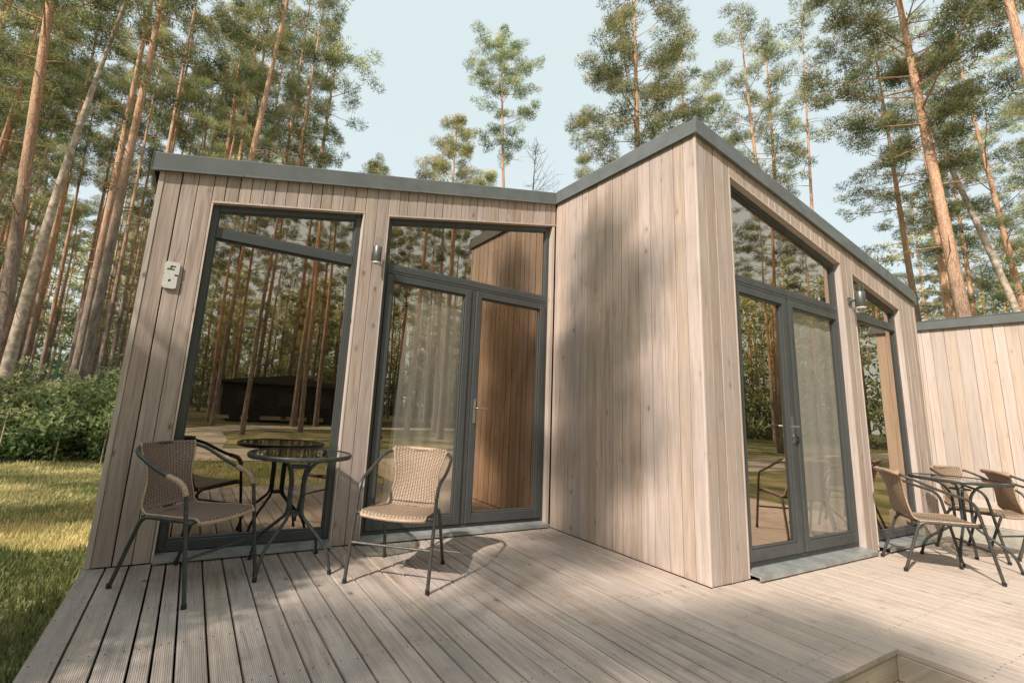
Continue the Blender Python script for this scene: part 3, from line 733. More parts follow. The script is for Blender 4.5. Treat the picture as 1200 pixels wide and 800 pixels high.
# ------------------------------------------------------------------ CHAIRS
def make_chair(variant):
    """origin on the floor under the seat, front towards local -y"""
    root = empty('wicker_armchair')
    tube_m = TUBE if variant == 0 else TUBE2; wick = WICKD if variant == 0 else WICK
    R = .0115
    # one tube: front foot, arm, round the back, arm, front foot
    half = [(.272, -.285, .012), (.270, -.175, .612), (.276, .04, .672), (.262, .245, .765), (.150, .325, .795)]
    pts = half + [(-a, b, c) for a, b, c in reversed(half)]
    path = fillet(pts, [.075, .16, .13, .10, .10, .13, .16, .075], 8)
    m = MB(); m.tube(path, R, 10); m.build('arm_tube', tube_m, root, True)
    # seat rails + rear legs
    for s in (-1, 1):
        m = MB()
        m.tube(fillet([(s * .262, -.212, .412), (s * .225, -.225, .412), (s * .205, .17, .400), (s * .225, .30, .012)], [.03, .06], 6), R, 10)
        m.build('leg', tube_m, root, True)
    for a_, b_, q_ in (((-.271, -.244, .235), (.271, -.244, .235), .0085), ((-.262, -.213, .410), (.262, -.213, .410), .007), ((-.206, .17, .398), (.206, .17, .398), .009)):
        m = MB(); m.tube([a_, b_], q_, 8); m.build('stretcher', tube_m, root, True)
    for s in (-1, 1):
        for px, py in ((.272, -.285), (.225, .302)):
            m = MB(); m.lathe([(.013, 0), (.0145, .002), (.0145, .026), (.012, .028)], (s * px, py, 0), 12); m.build('foot_cap', RUBBER, root)
    # wicker: back + seat as one curved sheet with thickness
    prof = []
    P0 = [(-.258, .412), (-.235, .436), (0.0, .424), (.165, .414), (.200, .440), (.235, .54), (.280, .68), (.315, .775), (.318, .805), (.336, .808), (.342, .785)]
    pv = fillet([(0, a, b) for a, b in P0], [.012, .10, .03, .02, .05, .05, .02, .01, .008], 4)
    L = [0.0]
    for a, b in zip(pv[:-1], pv[1:]): L.append(L[-1] + (b - a).length)
    nu = 16
    def width(p, l):
        z = p.z
        if z < .47: return .218 if p.y < -.1 else .218 - .03 * min(1, (p.y + .1) / .3)
        t = min(1, (z - .47) / .32); return .188 - .030 * sin(pi * min(1, t * 1.15)) + .012 * t
    for nm, lo, hi in (('seat', -1, .20), ('backrest', .199, 9)):
        m = MB(); rows = []
        sel = [(p, l) for p, l in zip(pv, L) if True]
        cut = next(i for i, p in enumerate(pv) if p.z > .43 and p.y > .1)
        rng = range(0, cut + 1) if nm == 'seat' else range(cut, len(pv))
        for side in (0, 1):
            rws = []
            for i in rng:
                p = pv[i]; a = pv[max(0, i - 1)]; b = pv[min(len(pv) - 1, i + 1)]
                t = (b - a).normalized(); nrm = Vector((0, -t.z, t.y))
                w_ = width(p, L[i]); row = []
                for q in range(nu + 1):
                    s = q / nu * 2 - 1
                    sag = 0
                    if nm == 'seat': sag = -.014 * (1 - s * s)
                    bend = .030 * (s * s - 1) * (-1) if nm == 'backrest' and p.z > .5 else 0
                    off_ = -.009 if side else 0
                    # backrest follows the round of the back tube
                    y_ = p.y - (.045 * s * s * min(1, max(0, (p.z - .45) / .25)))
                    row.append((s * w_, y_ + nrm.y * off_, p.z + sag + nrm.z * off_))
                rws.append(m.add(row))
            rows.append(rws)
        rl = list(rng)
        for side in (0, 1):
            rws = rows[side]
            for j in range(len(rws) - 1):
                for q in range(nu):
                    s0 = (q / nu - .5) * .40; s1 = ((q + 1) / nu - .5) * .40
                    uv = [(s0 + 1, L[rl[j]]), (s1 + 1, L[rl[j]]), (s1 + 1, L[rl[j + 1]]), (s0 + 1, L[rl[j + 1]])]
                    f = (rws[j] + q, rws[j] + q + 1, rws[j + 1] + q + 1, rws[j + 1] + q)
                    if side: f = f[::-1]; uv = uv[::-1]
                    m.face(f, .5, uv)
        for j in range(len(rl) - 1):
            for q in (0, nu):
                a, b = rows[0][j] + q, rows[0][j + 1] + q; c, d = rows[1][j + 1] + q, rows[1][j] + q
                m.face((a, b, c, d) if q == 0 else (d, c, b, a), .5, [(0, 0), (0, .02), (.01, .02), (.01, 0)])
        o = m.build(nm, wick, root, True)
        # rolled edges
        for q in (0, nu):
            e = MB(); e.tube([Vector(m.v[rows[0][j] + q]) * .5 + Vector(m.v[rows[1][j] + q]) * .5 for j in range(len(rl))], .0068, 8); e.build('rolled_edge', WRAP, o, True)
        if nm == 'seat': e = MB(); e.tube([Vector(m.v[rows[0][0] + q]) * .5 + Vector(m.v[rows[1][0] + q]) * .5 for q in range(nu + 1)], .011, 8); e.build('rolled_edge', WRAP, o, True)
    if variant == 0:       # wicker wrapped round the front bend of each arm
        for s in (-1, 1):
            seg = [p for p in path if p.x * s > .2 and p.y < -.02 and p.z > .55]
            if seg[0].z > seg[-1].z and False: seg = seg[::-1]
            m = MB(); m.tube(seg, .0165, 12); m.build('arm_wrap', WRAP, root, True)
    else:                  # wicker wrapped over the top of the back
        seg = [p for p in path if p.y > .27]
        m = MB(); m.tube(seg, .0165, 12); m.build('top_wrap', WRAP, root, True)
    return root

def put(root, cx, cy, face, label, group=None):
    """face = direction (dx,dy) the chair's front points to"""
    root.location = (cx, cy, 0.0); root.rotation_euler = (0, 0, atan2(face[1], face[0]) + pi / 2)
    tag(root, label, 'chair', group); return root
cA = make_chair(0); put(cA, -3.19, -.445, (.70, -.714), 'brown wicker armchair with wrapped arm bends standing in shade left of the table')
cB = make_chair(1); put(cB, -1.915, -.735, (-.655, -.755), 'tan wicker armchair standing alone in front of the glass door')
cC = copy_tree(cB); put(cC, 2.425, -2.22, (.62, -.785), 'tan wicker armchair seen from its side, nearest to the camera at the right hand table')
cD = copy_tree(cB); put(cD, 4.06, -2.54, (.60, -.80), 'tan wicker armchair turned away, cut off by the right edge of the photo')
cE = copy_tree(cB); put(cE, 3.72, -2.24, (-.28, -.96), 'wicker armchair half hidden behind the right hand table, against the pale boards')

# ------------------------------------------------------------------ TABLES
def make_table():
    root = empty('glass_table')
    m = MB(); m.lathe([(.0, .738), (.352, .738), (.352, .746), (.0, .746)][1:3], (0, 0, 0), 64)
    m.build('glass_top', TGLASS, root)
    m = MB(); ring = [(.352 * cos(a), .352 * sin(a), .735) for a in [2 * pi * k / 64 for k in range(65)]]
    prof = [(.347, .722), (.362, .722), (.366, .730), (.366, .745), (.361, .751), (.350, .751), (.350, .747), (.354, .745), (.354, .727), (.347, .727)]
    seg = 64; rr_ = [[(r * cos(2 * pi * k / seg), r * sin(2 * pi * k / seg), z) for r, z in prof] for k in range(seg)]
    ns = [m.add(r) for r in rr_]; kk = len(prof)
    for i in range(seg):
        a, b = ns[i], ns[(i + 1) % seg]
        for j in range(kk): m.face((a + j, b + j, b + (j + 1) % kk, a + (j + 1) % kk))
    m.build('rim', TUBE, root, True)
    for q in range(4):
        a = pi / 4 + q * pi / 2; c, s = cos(a), sin(a)
        pts = [(.30, .722), (.13, .700), (.062, .60), (.060, .335), (.30, .150), (.335, .012)]
        m = MB(); m.tube(fillet([(r * c, r * s, z) for r, z in pts], [.06, .08, .05, .08], 6), .0115, 10)
        m.build('leg', TUBE, root, True)
        m = MB(); m.lathe([(.013, 0), (.0145, .002), (.0145, .026), (.012, .028)], (.335 * c, .335 * s, 0), 12); m.build('foot_cap', RUBBER, root)
    for z, r in ((.345, .052), (.655, .072)):
        m = MB(); m.tube([(r * cos(a), r * sin(a), z) for a in [2 * pi * k / 24 for k in range(25)]], .008, 8, cap=False)
        m.tube([(-r, 0, z), (r, 0, z)], .007, 8); m.tube([(0, -r, z), (0, r, z)], .007, 8)
        m.build('collar', TUBE, root, True)
    return root
tA = make_table(); tA.scale = (.96, .96, 1); tA.location = (-2.575, -.345, 0); tA.rotation_euler = (0, 0, radians(-2))
tag(tA, 'round glass table with dark rim beside the big left window', 'table')
tB = copy_tree(tA); tB.scale = (.95, .95, .99); tB.location = (3.0, -2.27, 0); tB.rotation_euler = (0, 0, radians(50))
tag(tB, 'round glass table among the three wicker chairs on the right', 'table')

# ------------------------------------------------------------------ neighbour cabin wall on the right
NXW = 6.0
nb = empty('neighbour_cabin', (NXW, -2.60, 0))
tag(nb, 'pale boarded side of the next cabin at the right edge, above a concrete plinth', 'cabin')
FN = lambda u, d, z: (-d, u, z)
m = MB(); boards(m, FN, 0.0, 5.6, const(.02), const(2.66), (.10, .15), gap=.0015); m.build('wall', CLAD2, nb)
m = MB(); boards(m, lambda u, d, z: (u, -d, z), 0.012, 3.8, const(.02), lambda u: 2.66 + .2 * u); m.build('wall', CLAD2, nb)
m = MB(); m.box((.022, .022, -.28), (3.8, 5.6, 2.655)); m.hexa([(.03, .022, 2.655), (3.8, .022, 2.655), (3.8, 5.6, 2.655), (.03, 5.6, 2.655), (.03, .022, 2.67), (3.8, .022, 3.41), (3.8, 5.6, 3.41), (.03, 5.6, 2.67)])
m.build('sheathing', BACKING, nb)
m = MB(); m.box((-.045, -.035, 2.65), (-.02, 5.62, 2.775), .5, .002); m.box((-.05, -.035, 2.7755), (.4, 5.62, 2.785))
m.hexa([(-.02, -.045, 2.65), (3.85, -.045, 3.42), (3.85, -.02, 3.42), (-.02, -.02, 2.65), (-.02, -.045, 2.775), (3.85, -.045, 3.55), (3.85, -.02, 3.55), (-.02, -.02, 2.775)])
m.build('roof_edge', METAL_ROOF, nb)
m = MB(); m.box((-.022, -.015, .0), (-.002, 5.6, .30), .4, .003); m.build('skirting_board', CLAD2, nb)
m = MB(); m.box((-.05, -.04, GZ - .05), (.02, 5.6, -.004), .5, .006); m.box((.02, -.04, GZ - .05), (3.8, .02, -.004), .5, .006); m.build('plinth', CONC, nb)
# gap: low block with pale lid, stand-in for an unidentified dark shape
st = empty('low_box', (4.75, -1.15, GZ)); tag(st, 'low dark box with pale lid in the gap beside the cabin corner', 'box')
m = MB(); m.box((-.42, -.25, 0), (.38, .55, .36), .5, .01); m.build('body', DARKWOOD, st)
m = MB(); m.box((-.45, -.28, .362), (.41, .58, .43), .5, .008); m.build('lid', CONC2, st)

# dark cabin far behind the camera (seen mirrored in the big window)
dk = empty('dark_cabin', (1.6, -27.0, GZ)); tag(dk, 'dark low cabin mirrored in the big left window under the trees', 'cabin')
m = MB(); m.box((-3.4, -2, .35), (3.4, 1.2, 2.15)); m.build('wall', DARKWOOD, dk)
m = MB(); m.rings([[(x_, y_, z_) for x_, z_ in ((-3.7, 2.16), (3.7, 2.16), (3.7, 2.24), (0, 2.75), (-3.7, 2.24))] for y_ in (-2.3, 1.5)]); m.build('roof', BLACK, dk)
for wx in (-2.2, 0, 2.2):
    m = MB(); m.box((wx - .45, 1.19, .95), (wx + .45, 1.23, 1.7)); w_ = m.build('window', BLACK, dk)
for wx in (-2.6, -1.6, 1.6, 2.6):
    m = MB(); m.tube([(wx, 1.0, .30), (wx, 1.25, .30)], .30, 20); m.build('wheel', RUBBER, dk, True)

# ------------------------------------------------------------------ TREES
def rv3(rs):
    while True:
        v = Vector((rs.uniform(-1, 1), rs.uniform(-1, 1), rs.uniform(-1, 1)))
        if .01 < v.length < 1: return v.normalized()

class Blades:
    """fast builder for many small needle blades (numpy)"""
    def __init__(s): s.P = []; s.r = []
    def clump(s, rs, c, rad, n, size, wd, bright, flat=.7, up=.35):
        P = rs.normal(0, 1, (n, 3)); P /= np.linalg.norm(P, axis=1)[:, None]
        dist = rs.uniform(0.15, 1, (n, 1)) ** .6
        cen = np.array(c) + P * dist * rad * np.array([1, 1, flat])
        d = P * .8 + rs.normal(0, .6, (n, 3)) + np.array([0, 0, up]); d /= np.linalg.norm(d, axis=1)[:, None]
        a = np.cross(d, rs.normal(0, 1, (n, 3))); a /= np.linalg.norm(a, axis=1)[:, None] + 1e-9
        L = size * rs.uniform(.6, 1.25, (n, 1)); W = wd * rs.uniform(.6, 1.3, (n, 1))
        tri = np.stack([cen - a * W, cen + a * W, cen + d * L + a * W * .35, cen + d * L - a * W * .35], 1)
        s.P.append(tri)
        s.r.append(np.clip(bright + .26 * P[:, 2] + rs.uniform(-.07, .07, n), 0, 1))  # upper side of each clump paler, as if lit from above
    def build(s, name, mat, parent=None, uvs=False):
        P = np.concatenate(s.P); r = np.concatenate(s.r); n = len(P)
        me = bpy.data.meshes.new(name)
        me.vertices.add(n * 4); me.vertices.foreach_set('co', P.reshape(-1).astype(np.float32))
        me.loops.add(n * 4); me.loops.foreach_set('vertex_index', np.arange(n * 4, dtype=np.int32))
        me.polygons.add(n); me.polygons.foreach_set('loop_start', np.arange(0, n * 4, 4, dtype=np.int32))
        at = me.attributes.new('rnd', 'FLOAT', 'FACE'); at.data.foreach_set('value', r.astype(np.float32))
        me.materials.append(mat); me.update(calc_edges=True)
        o = bpy.data.objects.new(name, me); COL.objects.link(o)
        if parent: o.parent = parent
        return o

def make_pine(seed, H, zc, R, r0, density=1.0, lean=(0, 0), shape='pine', bark=None, dead=6, name='pine_tree', bl=1.0, bright=.45, crown_name='crown', step=.36):
    rs = np.random.RandomState(seed); rr = random.Random(seed)
    root = empty(name)
    tm = MB(); path = []; rad = []
    wob = [rr.uniform(-1, 1) for _ in range(6)]
    amp = .10
    def axis(z):
        t = z / H
        return Vector((lean[0] * z + amp * (wob[0] * sin(2.2 * t + wob[1] * 3) + .4 * wob[2] * sin(6 * t + wob[3] * 3) - wob[0] * sin(wob[1] * 3) - .4 * wob[2] * sin(wob[3] * 3)),
                       lean[1] * z + amp * (wob[4] * sin(2.4 * t + wob[5] * 3) - wob[4] * sin(wob[5] * 3)), z))
    nseg = 16
    for i in range(nseg + 1):
        z = H * .985 * i / nseg; path.append(axis(z))
        rad.append(max(.012, r0 * (1.18 if i == 0 else 1) * (1 - .86 * (z / H) ** 1.15)))
    tm.tube(path, rad, 9)
    B = Blades()
    z = zc; k = rr.uniform(0, 6.28)
    while z < H - .2:
        t = (z - zc) / (H - zc)
        if shape == 'pine': pr = (sin(pi * min(1, .18 + .80 * t)) ** .75) * (1 if t > .12 else .75)
        elif shape == 'cone': pr = (1 - t) ** .85 * .95 + .08
        else: pr = .55 + .45 * sin(pi * t)
        for b in range(rr.choice([1, 2, 2, 3]) if density >= 1 else rr.choice([1, 1, 2])):
            k += 2.4 + rr.uniform(-.6, .6); ln = R * pr * rr.uniform(.55, 1.15)
            if ln < .25: ln = .25
            a0 = axis(z + rr.uniform(-.15, .15))
            d = Vector((cos(k), sin(k), 0)); rise = rr.uniform(.05, .45) + .35 * t - (.25 if t < .15 else 0)
            pts = [a0, a0 + d * ln * .4 + Vector((0, 0, ln * rise * .25)), a0 + d * ln * .75 + Vector((rr.uniform(-.1, .1) * ln, rr.uniform(-.1, .1) * ln, ln * rise * .6)), a0 + d * ln + Vector((rr.uniform(-.15, .15) * ln, rr.uniform(-.15, .15) * ln, ln * rise))]
            br = max(.010, r0 * .20 * (1 - .6 * t) * (ln / R) ** .5)
            tm.tube(pts, [br, br * .7, br * .45, .006], 4, cap=False)
            nc = max(2, int(ln / .25 * density)); 
            for c in range(nc):
                s = 1 - (c / nc) ** 1.0 * .62
                i0 = min(2, int(s * 3 - 1e-6)); f = s * 3 - i0
                p = pts[i0].lerp(pts[i0 + 1], f) + Vector((rr.gauss(0, .16), rr.gauss(0, .16), rr.gauss(.03, .10))) * (ln ** .4)
                cr = rr.uniform(.17, .33) * bl
                bb = bright + .22 * (t - .5) + rr.uniform(-.30, .30)  # clumps paler towards the crown top, light put into the colour
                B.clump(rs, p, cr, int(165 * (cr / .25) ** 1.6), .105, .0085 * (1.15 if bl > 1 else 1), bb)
        z += step * rr.uniform(.6, 1.3)
    for c in range(10):
        p = axis(H - .15 - .09 * c) + Vector((rr.gauss(0, .14), rr.gauss(0, .14), .05))
        B.clump(rs, p, .24 * bl, 40, .15, .014, bright + .15)
    for i in range(dead):                           # bare dead branches below the crown
        z = zc * rr.uniform(.35, .98); k += 2.4; ln = rr.uniform(.5, 1.5) * min(1, R / 1.6)
        a0 = axis(z); d = Vector((cos(k), sin(k), 0))
        e = a0 + d * ln + Vector((0, 0, rr.uniform(-.35, .25) * ln))
        mid = a0.lerp(e, .5) + Vector((0, 0, rr.uniform(.0, .12)))
        tm.tube([a0, mid, e], [.016, .010, .004], 4, cap=False)
        for q in range(2):
            s = a0.lerp(e, rr.uniform(.4, .9)); tm.tube([s, s + Vector((rr.uniform(-.3, .3), rr.uniform(-.3, .3), rr.uniform(-.1, .2)))], [.006, .003], 3, cap=False)
    tm.build('trunk', bark or BARK, root, True)
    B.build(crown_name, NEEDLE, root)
    root['H'] = H
    return root

PROTO = []
specs = [('tall', dict(H=19.0, zc=9.2, R=2.3, r0=.145)), ('tall', dict(H=18.0, zc=8.0, R=2.0, r0=.135)),
         ('tall', dict(H=20.0, zc=11.0, R=2.0, r0=.145)), ('tall', dict(H=19.5, zc=7.5, R=2.5, r0=.15)),
         ('slim', dict(H=17.5, zc=12.2, R=1.25, r0=.115)), ('slim', dict(H=16.5, zc=11.0, R=1.3, r0=.105)),
         ('low', dict(H=13.0, zc=3.0, R=2.2, r0=.13)), ('low', dict(H=11.0, zc=2.4, R=2.0, r0=.11))]
for i, (kind, kw) in enumerate(specs):
    PROTO.append((kind, make_pine(100 + i, dead=12, density=.78 if kind == 'tall' else .7, **kw)))
used = set()
def place_tree(pi_, x, y, s=1.0, rz=0.0, lean=(0, 0), label=None, group=None, sz=None, name=None):
    kind, p = PROTO[pi_]
    if pi_ in used: o = copy_tree(p)
    else: o = p; used.add(pi_)
    sz = sz or s
    # small lean = shear-free tilt
    axis_t = Vector((lean[0], lean[1], 1)).normalized()
    q = Vector((0, 0, 1)).rotation_difference(axis_t)
    o.rotation_mode = 'QUATERNION'; o.rotation_quaternion = q @ Matrix.Rotation(rz, 4, 'Z').to_quaternion()
    o.location = (x, y, GZ); o.scale = (s, s, sz)
    if 'H' in o: del o['H']
    tag(o, label, 'pine tree', group)
    return o

# named trees seen over and beside the cabin
place_tree(3, -6.86, 9.83, .95, .3, (-.073, -.018), 'thick rough pine trunk at the far left edge with low dark limbs', sz=1.0)
place_tree(1, -5.45, 9.58, .92, 1.3, (0, 0), 'pine with sunlit upper trunk just right of the pale leaning one', sz=1.0)
place_tree(4, -6.07, 12.24, 1.05, 2.0, (-.005, 0), 'darker pine trunk close behind its sunlit neighbour on the left', sz=1.08)
place_tree(5, -5.35, 15.26, 1.1, 2.6, (.012, 0), 'slender reddish pine rising over the left roof corner', sz=1.1)
place_tree(4, -4.11, 17.77, 1.0, 4.0, (0, 0), 'thin dark pine second from the left roof corner', sz=1.1)
place_tree(0, -3.28, 15.31, .85, 5.0, (-.019, 0), 'pale straight pine third from the left roof corner', sz=1.0)
place_tree(2, -3.24, 10.67, .9, 1.0, (.057, 0), 'stout pine leaning right above the big left window', sz=.97)
place_tree(5, -2.94, 15.0, 1.15, 2.0, (0, 0), 'pine hidden behind the stout leaning one above the roof', sz=1.15)
place_tree(1, -1.51, 13.0, .85, 3.1, (.033, 0), 'bright barked pine of the close pair above the left roof', sz=.98)
place_tree(3, -1.65, 14.16, .8, 4.4, (.017, 0), 'pine just left of its bright barked twin above the roof', sz=.95)
place_tree(4, -.32, 15.51, 1.5, 5.2, (.035, 0), 'thin grey pine ending the left group against open sky', sz=1.0)
o = make_pine(301, 19.6, 13.4, 1.8, .13, dead=9, step=.28, density=1.25, name='pine_tree'); PROTO.append(('m', o))
place_tree(8, 8.35, 12.8, 1.0, 0, (-.05, .02), 'solitary pine on a bare trunk in the middle of the sky')
o = make_pine(302, 16.3, 7.0, 2.8, .15, shape='cone', step=.28, density=1.15, bright=.62, dead=3, bl=1.15, name='pine_tree'); PROTO.append(('n', o))
place_tree(9, 6.5, 15.8, 1.0, 0, (0, 0), 'bushy yellow green pine to the left of the solitary tall one')
place_tree(9, 9.2, 16.6, .88, 2, (0, 0), 'smaller yellowish pine crown peeping over the roof below the tall one')
place_tree(9, 3.1, 17.4, .82, 4, (0, 0), 'yellow green pine top right beside the dense left group')
o = make_pine(303, 18.2, 6.0, 1.6, .13, shape='cone', density=1.0, bright=.42, dead=3, name='pine_tree'); PROTO.append(('p', o))
place_tree(10, 16.2, 16.6, .99, 0, (0, 0), 'small round pine top beside the rising roof edge')
o = make_pine(304, 17.6, 7.0, 2.3, .17, density=1.35, dead=4, bright=.5, step=.36, name='pine_tree'); PROTO.append(('q', o))
place_tree(11, 8.61, 6.05, 1.0, .5, (0, 0), 'dense pine with red trunk rising behind the roof peak')
place_tree(0, 11.9, 6.6, .86, 1.2, (0, 0), 'broad pine crown behind the roof peak, right of the red trunk', sz=.87)
place_tree(1, 14.85, 5.1, .92, 2.2, (-.033, .02), 'pine with bright orange trunk right of the roof peak', sz=1.02)
place_tree(2, 16.84, 5.83, .95, 3.0, (0, 0), 'dark crowned pine standing right of the bright orange trunk', sz=.92)
o = make_pine(305, 19.5, 15.8, 1.3, .095, density=.8, dead=16, bright=.4, name='pine_tree'); PROTO.append(('u', o))
place_tree(12, 17.42, 5.09, 1.0, 0, (.01, -.03), 'slender nearly bare pale pine against the sky between crowns')
place_tree(1, 17.36, 1.75, .95, 4.6, (-.015, .03), 'pine with orange trunk left of the largest right hand pine', sz=.9)
o = make_pine(306, 19.0, 8.8, 2.5, .175, density=1.4, dead=8, bright=.5, step=.36, name='pine_tree'); PROTO.append(('w', o))
place_tree(13, 13.41, -.21, 1.0, .8, (-.009, .035), 'largest pine on the right with orange trunk and wide crown')
place_tree(2, 11.2, -2.35, .85, .4, (0, .032), 'orange pine trunk leaning in at the upper right edge', sz=1.0)
place_tree(3, 19.1, -.35, .85, 2.9, (-.012, .05), 'reddish pine behind the thin leaning trunk on the right', sz=.8)

def leaning(name, base, lean, H, r0, label, seed, crown=True):
    rs = np.random.RandomState(seed); rr = random.Random(seed); root = empty(name, (base[0], base[1], GZ))
    m = MB(); pts = []; rad = []
    for i in range(15):
        t = i / 14; z = H * t
        bend = .35 * sin(pi * t)
        pts.append(Vector((lean[0] * z - bend * .35, lean[1] * z - bend * .3, z))); rad.append(r0 * (1 - .72 * t))
    m.tube(pts, rad, 10)
    for i in range(8):
        z = H * rr.uniform(.45, .95); t = z / H; k = rr.uniform(0, 6.28); a = Vector((lean[0] * z - .35 * sin(pi * t) * .35, lean[1] * z - .35 * sin(pi * t) * .3, z))
        m.tube([a, a + Vector((cos(k) * .5, sin(k) * .5, rr.uniform(0, .3)))], [.014, .004], 4, cap=False)
    m.build('trunk', PALEBARK, root, True)
    B = Blades()
    top = pts[-1]
    for c in range(26):
        p = top + Vector((rr.gauss(0, .7), rr.gauss(0, .7), rr.gauss(.3, .8)))
        B.clump(rs, p, rr.uniform(.2, .34), 48, .15, .014, .42 + rr.uniform(-.2, .2))
    B.build('crown', NEEDLE, root)
    tag(root, label, 'pine tree')
# pale leaning trunk on the left (image base left, top over the roof corner) and the thin one on the right
leaning('pine_tree', (-6.80, 9.69), (.05, .013), 11.2, .128, 'pale bare trunk leaning strongly to the right on the left side', 41)
leaning('pine_tree', (17.56, -1.1), (-.027, .183), 17.0, .115, 'thin pale trunk leaning left across the largest right hand pine', 42)

# dead tree
rr = random.Random(5); root = empty('bare_tree', (11.2, 15.2, GZ)); m = MB(); Hh = 16.0
m.tube([(0, 0, 0), (.1, 0, 8), (0, .1, 13), (.05, 0, Hh)], [.13, .09, .045, .008], 6)
for i in range(60):
    z = rr.uniform(9, Hh - .3); k = rr.uniform(0, 6.28); ln = (Hh - z) * .35 + .35; a = Vector((0.04, .03, z))
    d = Vector((cos(k), sin(k), rr.uniform(.3, .8))); e = a + d * ln
    m.tube([a, a + d * ln * .5 + Vector((0, 0, -.05)), e], [.018, .011, .004], 3, cap=False)
    for q in range(5):
        s = a.lerp(e, rr.uniform(.25, 1)); m.tube([s, s + Vector((rr.uniform(-.4, .4), rr.uniform(-.4, .4), rr.uniform(.05, .4)))], [.008, .003], 3, cap=False)
m.build('trunk', DEADBARK, root); tag(root, 'leafless grey tree top showing just above the roof valley', 'bare tree')

# forest fill ------------------------------------------------------
CX, CY = -3.3076, -3.9262
placed = []
def ok(x, y, dmin):
    for a, b in placed:
        if (a - x) ** 2 + (b - y) ** 2 < dmin * dmin: return False
    placed.append((x, y)); return True
frs = random.Random(11)
def fill(n, xr, yr, kinds, label, group, dmin=1.5, cond=None, smin=.85, smax=1.12):
    c = 0; tries = 0
    while c < n and tries < n * 40:
        tries += 1
        x = frs.uniform(*xr); y = frs.uniform(*yr)
        if cond and not cond(x, y): continue
        if not ok(x, y, dmin): continue
        s = frs.uniform(smin, smax)
        place_tree(frs.choice(kinds), x, y, s, frs.uniform(0, 6.28), (frs.uniform(-.03, .03), frs.uniform(-.03, .03)), label, group, sz=s * frs.uniform(.92, 1.08)); c += 1
az = lambda x, y: math.degrees(atan2(x - CX, y - CY))
# left background: close grown slender trunks
fill(105, (-30, 6), (17, 50), [4, 4, 5, 5, 0, 1], 'one of the many slender pines crowding the forest behind the left side', 'slender pines crowding the forest on the left', .95, lambda x, y: az(x, y) < 10.5 and az(x, y) > -36)
fill(34, (-16, 1), (15, 27), [4, 5], 'thin sunlit pine packed behind the first row on the left', 'thin pines packed behind the first row on the left', .9, lambda x, y: -24 < az(x, y) < 9)
fill(14, (-18, 3), (16, 30), [6, 7], 'low branched young pine filling in between the left hand trunks', 'young pines between the left hand trunks', 2.0, lambda x, y: -28 < az(x, y) < 9.5)
fill(3, (-14, -6), (13, 18), [5, 6], 'pine standing beyond the left edge of the lawn', 'pines beyond the left edge of the lawn', 2.0, lambda x, y: -32 < az(x, y) < -17)
# right background
fill(16, (18, 44), (-8, 22), [0, 1, 3, 6, 6], 'pine in the loose wood beyond the right hand roof', 'pines in the loose wood on the right', 2.6, lambda x, y: 72 < az(x, y) < 96 and hypot(x - CX, y - CY) > 22)
fill(7, (22, 40), (6, 26), [5, 6, 7], 'small pine showing low over the long roof edge', 'pines showing low over the right roof edge', 3, lambda x, y: 58 < az(x, y) < 74 and hypot(x - CX, y - CY) > 30, .7, .85)
# behind the camera: seen mirrored in the glass and throwing the far shade
fill(66, (-14, 20), (-40, -14), [0, 1, 2, 4, 4, 5], 'pine of the wood mirrored in the big window', 'pines mirrored in the big window', 1.7, lambda x, y: not (-4 < x < 6 and y > -30 and y < -24))
fill(16, (18, 62), (-34, -13.5), [0, 1, 2, 3], 'pine of the open wood mirrored in the sunny doors', 'pines mirrored in the sunny doors', 3.2)

fill(20, (-12, 22), (-46, -28), [6, 7], 'low branched pine mirrored in the big window', 'low branched pines mirrored in the big window', 2.0)
# unseen pines, shaped and aimed so their crowns dapple deck and inner wall
sun_t = lambda p, t: (p[0] - t, p[1] - .46 * t, p[2] + .98 * t)
o = make_pine(401, 16.0, 12.6, .50, .10, density=1.25, dead=5, name='pine_tree'); PROTO.append(('narrow', o))
o = make_pine(402, 15.2, 12.9, 1.0, .09, density=1.2, dead=5, name='pine_tree'); PROTO.append(('tuft', o))
o = make_pine(403, 15.0, 13.3, .7, .08, density=1.25, dead=5, name='pine_tree'); PROTO.append(('tuft', o))
for (pt, hc, kd, lab) in (((0, -.70, 1.5), 14.4, 14, 'unseen narrow crowned pine, shaped to streak the inner wall with shade'),
                          ((-1.7, -2.35, 0), 14.2, 16, 'unseen round topped pine, placed to shade the middle of the deck'),
                          ((0, -.50, .45), 14.4, 14, 'second unseen narrow crowned pine, shaped to shade the foot of the inner wall'),
                          ((-2.75, -1.85, 0), 14.2, 16, 'unseen thin pine, placed to band the front left boards with shade'),
                          ((-.55, -2.75, 0), 14.2, 16, 'unseen round topped pine, placed to shade the notch corner')):
    t = (hc + GZ - pt[2]) / .98; q = sun_t(pt, t); place_tree(kd, q[0], q[1], 1.0, hc * 3, (0, 0), lab); placed.append((q[0], q[1]))
for (x, y, kd, s) in ((-13.5, 2.8, 3, .9), (-12.0, 6.5, 6, 1.0), (-16, -.2, 0, .85)):
    place_tree(kd, x, y, s, 2.0, (0, 0), 'pine shading the lawn from the left', 'pines shading the lawn from the left')
